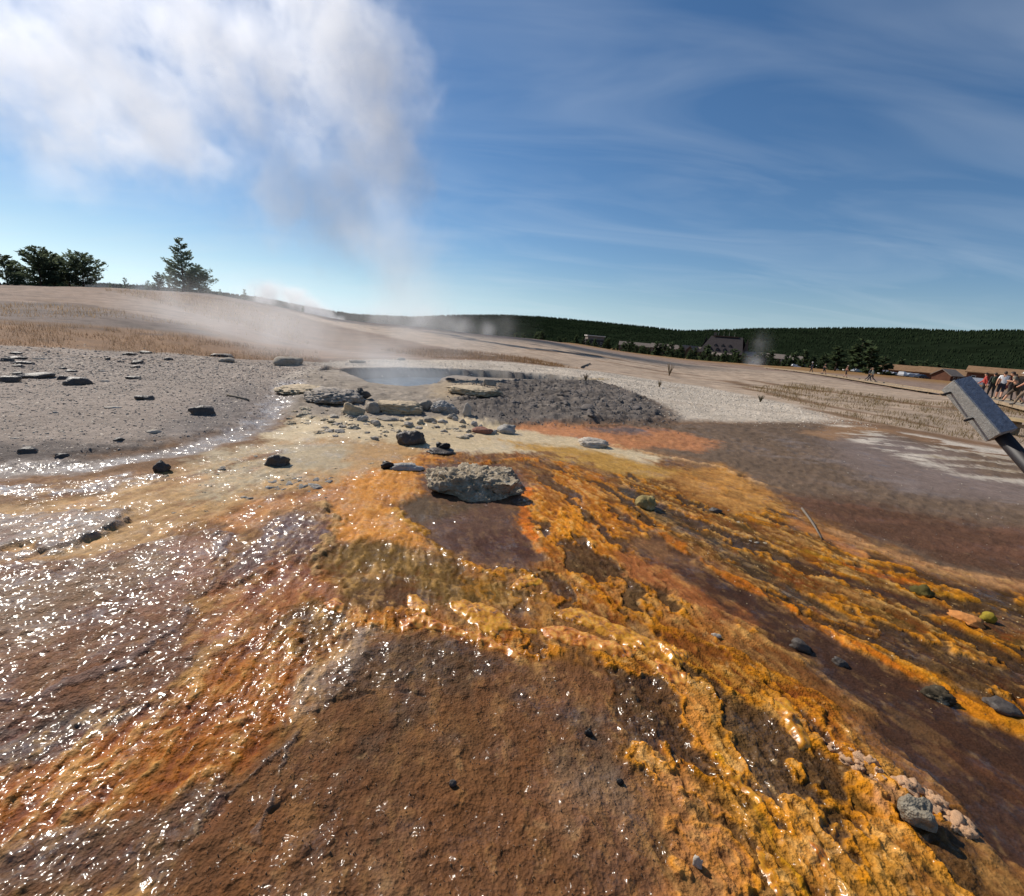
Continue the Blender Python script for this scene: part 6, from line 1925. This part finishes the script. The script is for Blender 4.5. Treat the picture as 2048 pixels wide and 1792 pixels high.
# ------------------------------------------------------------------ steam
def steam_cloud(name, label, blobs, density, nscale, voxel, seed, lo_n=0.38, hi_n=0.68, fill=0.0, warp=0.0, stretch=(1, 1, 1), detail=6.0, aniso=0.45, color=(0.97, 0.98, 1.0), lift=0.3):
    """one body of steam as a voxel cloud: overlapping puffs (centre, radii, weight) torn up by noise"""
    lo = np.min([np.array(c) - np.array(r) for c, r, k in blobs], 0)
    hi = np.max([np.array(c) + np.array(r) for c, r, k in blobs], 0)
    ng = bpy.data.node_groups.new(name, 'GeometryNodeTree')
    ng.interface.new_socket('Geometry', in_out='INPUT', socket_type='NodeSocketGeometry')
    ng.interface.new_socket('Geometry', in_out='OUTPUT', socket_type='NodeSocketGeometry')
    n, l = ng.nodes, ng.links
    gout = n.new('NodeGroupOutput')
    pos = n.new('GeometryNodeInputPosition').outputs[0]

    def math_(op, a, b=None, c=None, clamp=False):
        q = n.new('ShaderNodeMath'); q.operation = op; q.use_clamp = clamp
        for i_, v in enumerate((a, b, c)):
            if v is None:
                continue
            if isinstance(v, (int, float)):
                q.inputs[i_].default_value = v
            else:
                l.new(v, q.inputs[i_])
        return q.outputs[0]

    def vmath(op, a, b=None, scale=None):
        q = n.new('ShaderNodeVectorMath'); q.operation = op
        for i_, v in enumerate((a, b)):
            if v is None:
                continue
            if isinstance(v, tuple):
                q.inputs[i_].default_value = v
            else:
                l.new(v, q.inputs[i_])
        if scale is not None:
            q.inputs['Scale'].default_value = scale
        return q
    p = pos
    if warp:
        wn_ = n.new('ShaderNodeTexNoise'); wn_.inputs['Scale'].default_value = nscale * 0.8; wn_.inputs['Detail'].default_value = 3
        off = vmath('ADD', pos, (seed * 5.3, seed, -seed * 2.1)).outputs[0]
        l.new(off, wn_.inputs['Vector'])
        p = vmath('ADD', pos, vmath('SCALE', vmath('SUBTRACT', wn_.outputs['Color'], (0.5, 0.5, 0.5)).outputs[0], scale=warp).outputs[0]).outputs[0]
    total = None
    for c, r, k in blobs:
        d = vmath('LENGTH', vmath('DIVIDE', vmath('SUBTRACT', p, tuple(float(x) for x in c)).outputs[0], tuple(float(x) for x in r)).outputs[0]).outputs['Value']
        f = n.new('ShaderNodeMapRange'); f.interpolation_type = 'SMOOTHSTEP'
        f.inputs['From Min'].default_value = 1.0; f.inputs['From Max'].default_value = 0.1
        f.inputs['To Min'].default_value = 0.0; f.inputs['To Max'].default_value = k
        l.new(d, f.inputs['Value'])
        total = f.outputs[0] if total is None else math_('MAXIMUM', total, f.outputs[0])
    no = n.new('ShaderNodeTexNoise'); no.inputs['Scale'].default_value = nscale; no.inputs['Detail'].default_value = detail
    no.inputs['Roughness'].default_value = 0.7; no.inputs['Distortion'].default_value = 0.35
    l.new(vmath('ADD', vmath('MULTIPLY', p, stretch).outputs[0], (seed * 3.1, seed * 7.7, seed)).outputs[0], no.inputs['Vector'])
    v = math_('ADD', no.outputs['Fac'], math_('MULTIPLY', math_('SUBTRACT', total, 0.5), lift))
    tr = n.new('ShaderNodeMapRange'); tr.interpolation_type = 'SMOOTHSTEP'
    tr.inputs['From Min'].default_value = lo_n; tr.inputs['From Max'].default_value = hi_n
    tr.inputs['To Min'].default_value = fill
    l.new(v, tr.inputs['Value'])
    den = math_('MULTIPLY', math_('MULTIPLY', tr.outputs[0], total), density)
    vc = n.new('GeometryNodeVolumeCube')
    l.new(den, vc.inputs['Density'])
    vc.inputs['Min'].default_value = tuple(float(x) for x in lo); vc.inputs['Max'].default_value = tuple(float(x) for x in hi)
    for ax, sz in zip('XYZ', hi - lo):
        vc.inputs['Resolution ' + ax].default_value = int(np.clip(sz / voxel, 16, 300))
    m = bpy.data.materials.new(name); m.use_nodes = True
    mn, ml = m.node_tree.nodes, m.node_tree.links
    mn.clear()
    out = mn.new('ShaderNodeOutputMaterial')
    pv_ = mn.new('ShaderNodeVolumePrincipled')
    pv_.inputs['Color'].default_value = (*color, 1)
    pv_.inputs['Anisotropy'].default_value = aniso
    pv_.inputs['Density'].default_value = 1.0
    pv_.inputs['Density Attribute'].default_value = 'density'
    ml.new(pv_.outputs[0], out.inputs['Volume'])
    sm = n.new('GeometryNodeSetMaterial'); sm.inputs['Material'].default_value = m
    l.new(vc.outputs[0], sm.inputs['Geometry']); l.new(sm.outputs[0], gout.inputs[0])
    bm = bmesh.new(); bmesh.ops.create_cube(bm, size=1.0)
    for q in bm.verts:
        q.co = Vector([(lo[i] + hi[i]) / 2 + q.co[i] * (hi[i] - lo[i]) for i in range(3)])
    me = bpy.data.meshes.new(name); bm.to_mesh(me); bm.free(); me.materials.append(m)
    o = link(name, me, label=label, cat='steam', kind='stuff')
    md = o.modifiers.new('steam', 'NODES'); md.node_group = ng
    return o


def puff(px, py, r, rad_px, flat=1.0, k=1.0, deep=1.0):
    c = at(px, py, r)
    rad = rad_px * px_size(c)
    return (tuple(c), (rad, rad * deep, rad * flat), k)


steam_cloud('steam_plume', 'large white steam plume rising from the hot spring into the sky', [
    puff(780, 752, 14.2, 190, 0.3, 0.9), puff(800, 690, 18.0, 140, 1.0, 0.8), puff(812, 600, 34.0, 160, 1.0, 0.75), puff(830, 550, 55.0, 120, 1.0, 0.7), puff(785, 495, 80.0, 180, 1.0, 0.8),
    puff(660, 410, 112.0, 210, 1.0, 0.85), puff(530, 390, 120.0, 190, 0.9, 0.75), puff(760, 320, 120.0, 200, 1.0, 0.85), puff(730, 160, 140.0, 230, 1.0, 0.85), puff(560, 170, 144.0, 240, 1.0, 0.8),
    puff(390, 80, 160.0, 240, 1.0, 0.95), puff(190, 190, 160.0, 290, 0.9, 0.95), puff(320, 250, 156.0, 240, 0.8, 0.9), puff(20, 100, 165.0, 250, 1.0, 0.9), puff(640, 30, 156.0, 230, 1.0, 0.9), puff(130, 310, 158.0, 190, 0.7, 0.8), puff(200, 20, 163.0, 220, 1.0, 0.9)],
    0.062, 0.115, 0.5, 2.0, lo_n=0.42, hi_n=0.65, fill=0.02, warp=9.0, stretch=(1.0, 0.9, 0.9), lift=0.26)
steam_cloud('pool_steam', 'wisps of steam curling off the hot pool surface', [puff(770, 765, 13.2, 150, 0.3, 0.9), puff(860, 752, 15.0, 170, 0.25, 0.7), puff(790, 715, 15.5, 120, 0.8, 0.7), puff(805, 640, 18.0, 110, 1.2, 0.6)],
            0.30, 0.9, 0.07, 7.0, lo_n=0.4, hi_n=0.72, fill=0.08, warp=0.5, detail=5)
steam_cloud('ground_steam', 'thin veil of steam drifting from the pool along the slope', [
    puff(740, 715, 16.5, 200, 0.5, 0.8), puff(600, 665, 20, 230, 0.6, 1.0), puff(460, 640, 24, 200, 0.6, 0.9), puff(330, 605, 30, 150, 0.6, 0.7), puff(900, 670, 20, 220, 0.6, 0.5), puff(800, 745, 14.2, 160, 0.25, 0.9)],
    0.17, 0.45, 0.14, 5.0, lo_n=0.36, hi_n=0.7, fill=0.12, warp=0.8, detail=4)
steam_cloud('vent_steam', 'bright white steam of the hillside vents beyond the lone conifer', [
    puff(535, 588, 130, 62, 0.8, 1.0), puff(590, 596, 130, 66, 0.7, 0.9), puff(625, 618, 125, 46, 0.8, 1.0), puff(655, 630, 122, 34, 0.9, 1.0), puff(675, 638, 120, 22, 1.0, 1.0)],
    0.32, 0.14, 0.35, 9.0, lo_n=0.40, hi_n=0.66, warp=3.0, detail=5)
steam_cloud('vent_steam', 'thin wisp of steam over the pale plain before the hills', [puff(975, 658, 150, 26, 1.2, 1.0), puff(920, 650, 155, 60, 0.7, 0.6), puff(850, 640, 150, 90, 0.6, 0.5), puff(1010, 655, 170, 36, 1.0, 0.5), puff(760, 630, 150, 90, 0.6, 0.5)],
            0.09, 0.1, 0.7, 12.0, fill=0.2, warp=3.0, detail=4)
steam_cloud('vent_steam', 'faint steam rising in front of the trees by the lodge', [puff(1510, 725, 160, 34, 1.0, 1.0), puff(1522, 690, 162, 30, 1.4, 0.6)], 0.10, 0.14, 0.5, 15.0, fill=0.2, warp=3.0, detail=4)
steam_cloud('vent_steam', 'low steam beside the dark trees on the crest', [puff(285, 580, 100, 44, 0.5, 1.0), puff(200, 572, 102, 60, 0.5, 0.5), puff(400, 600, 100, 60, 0.5, 0.5)], 0.16, 0.18, 0.4, 18.0, fill=0.2, warp=2.0, detail=4)
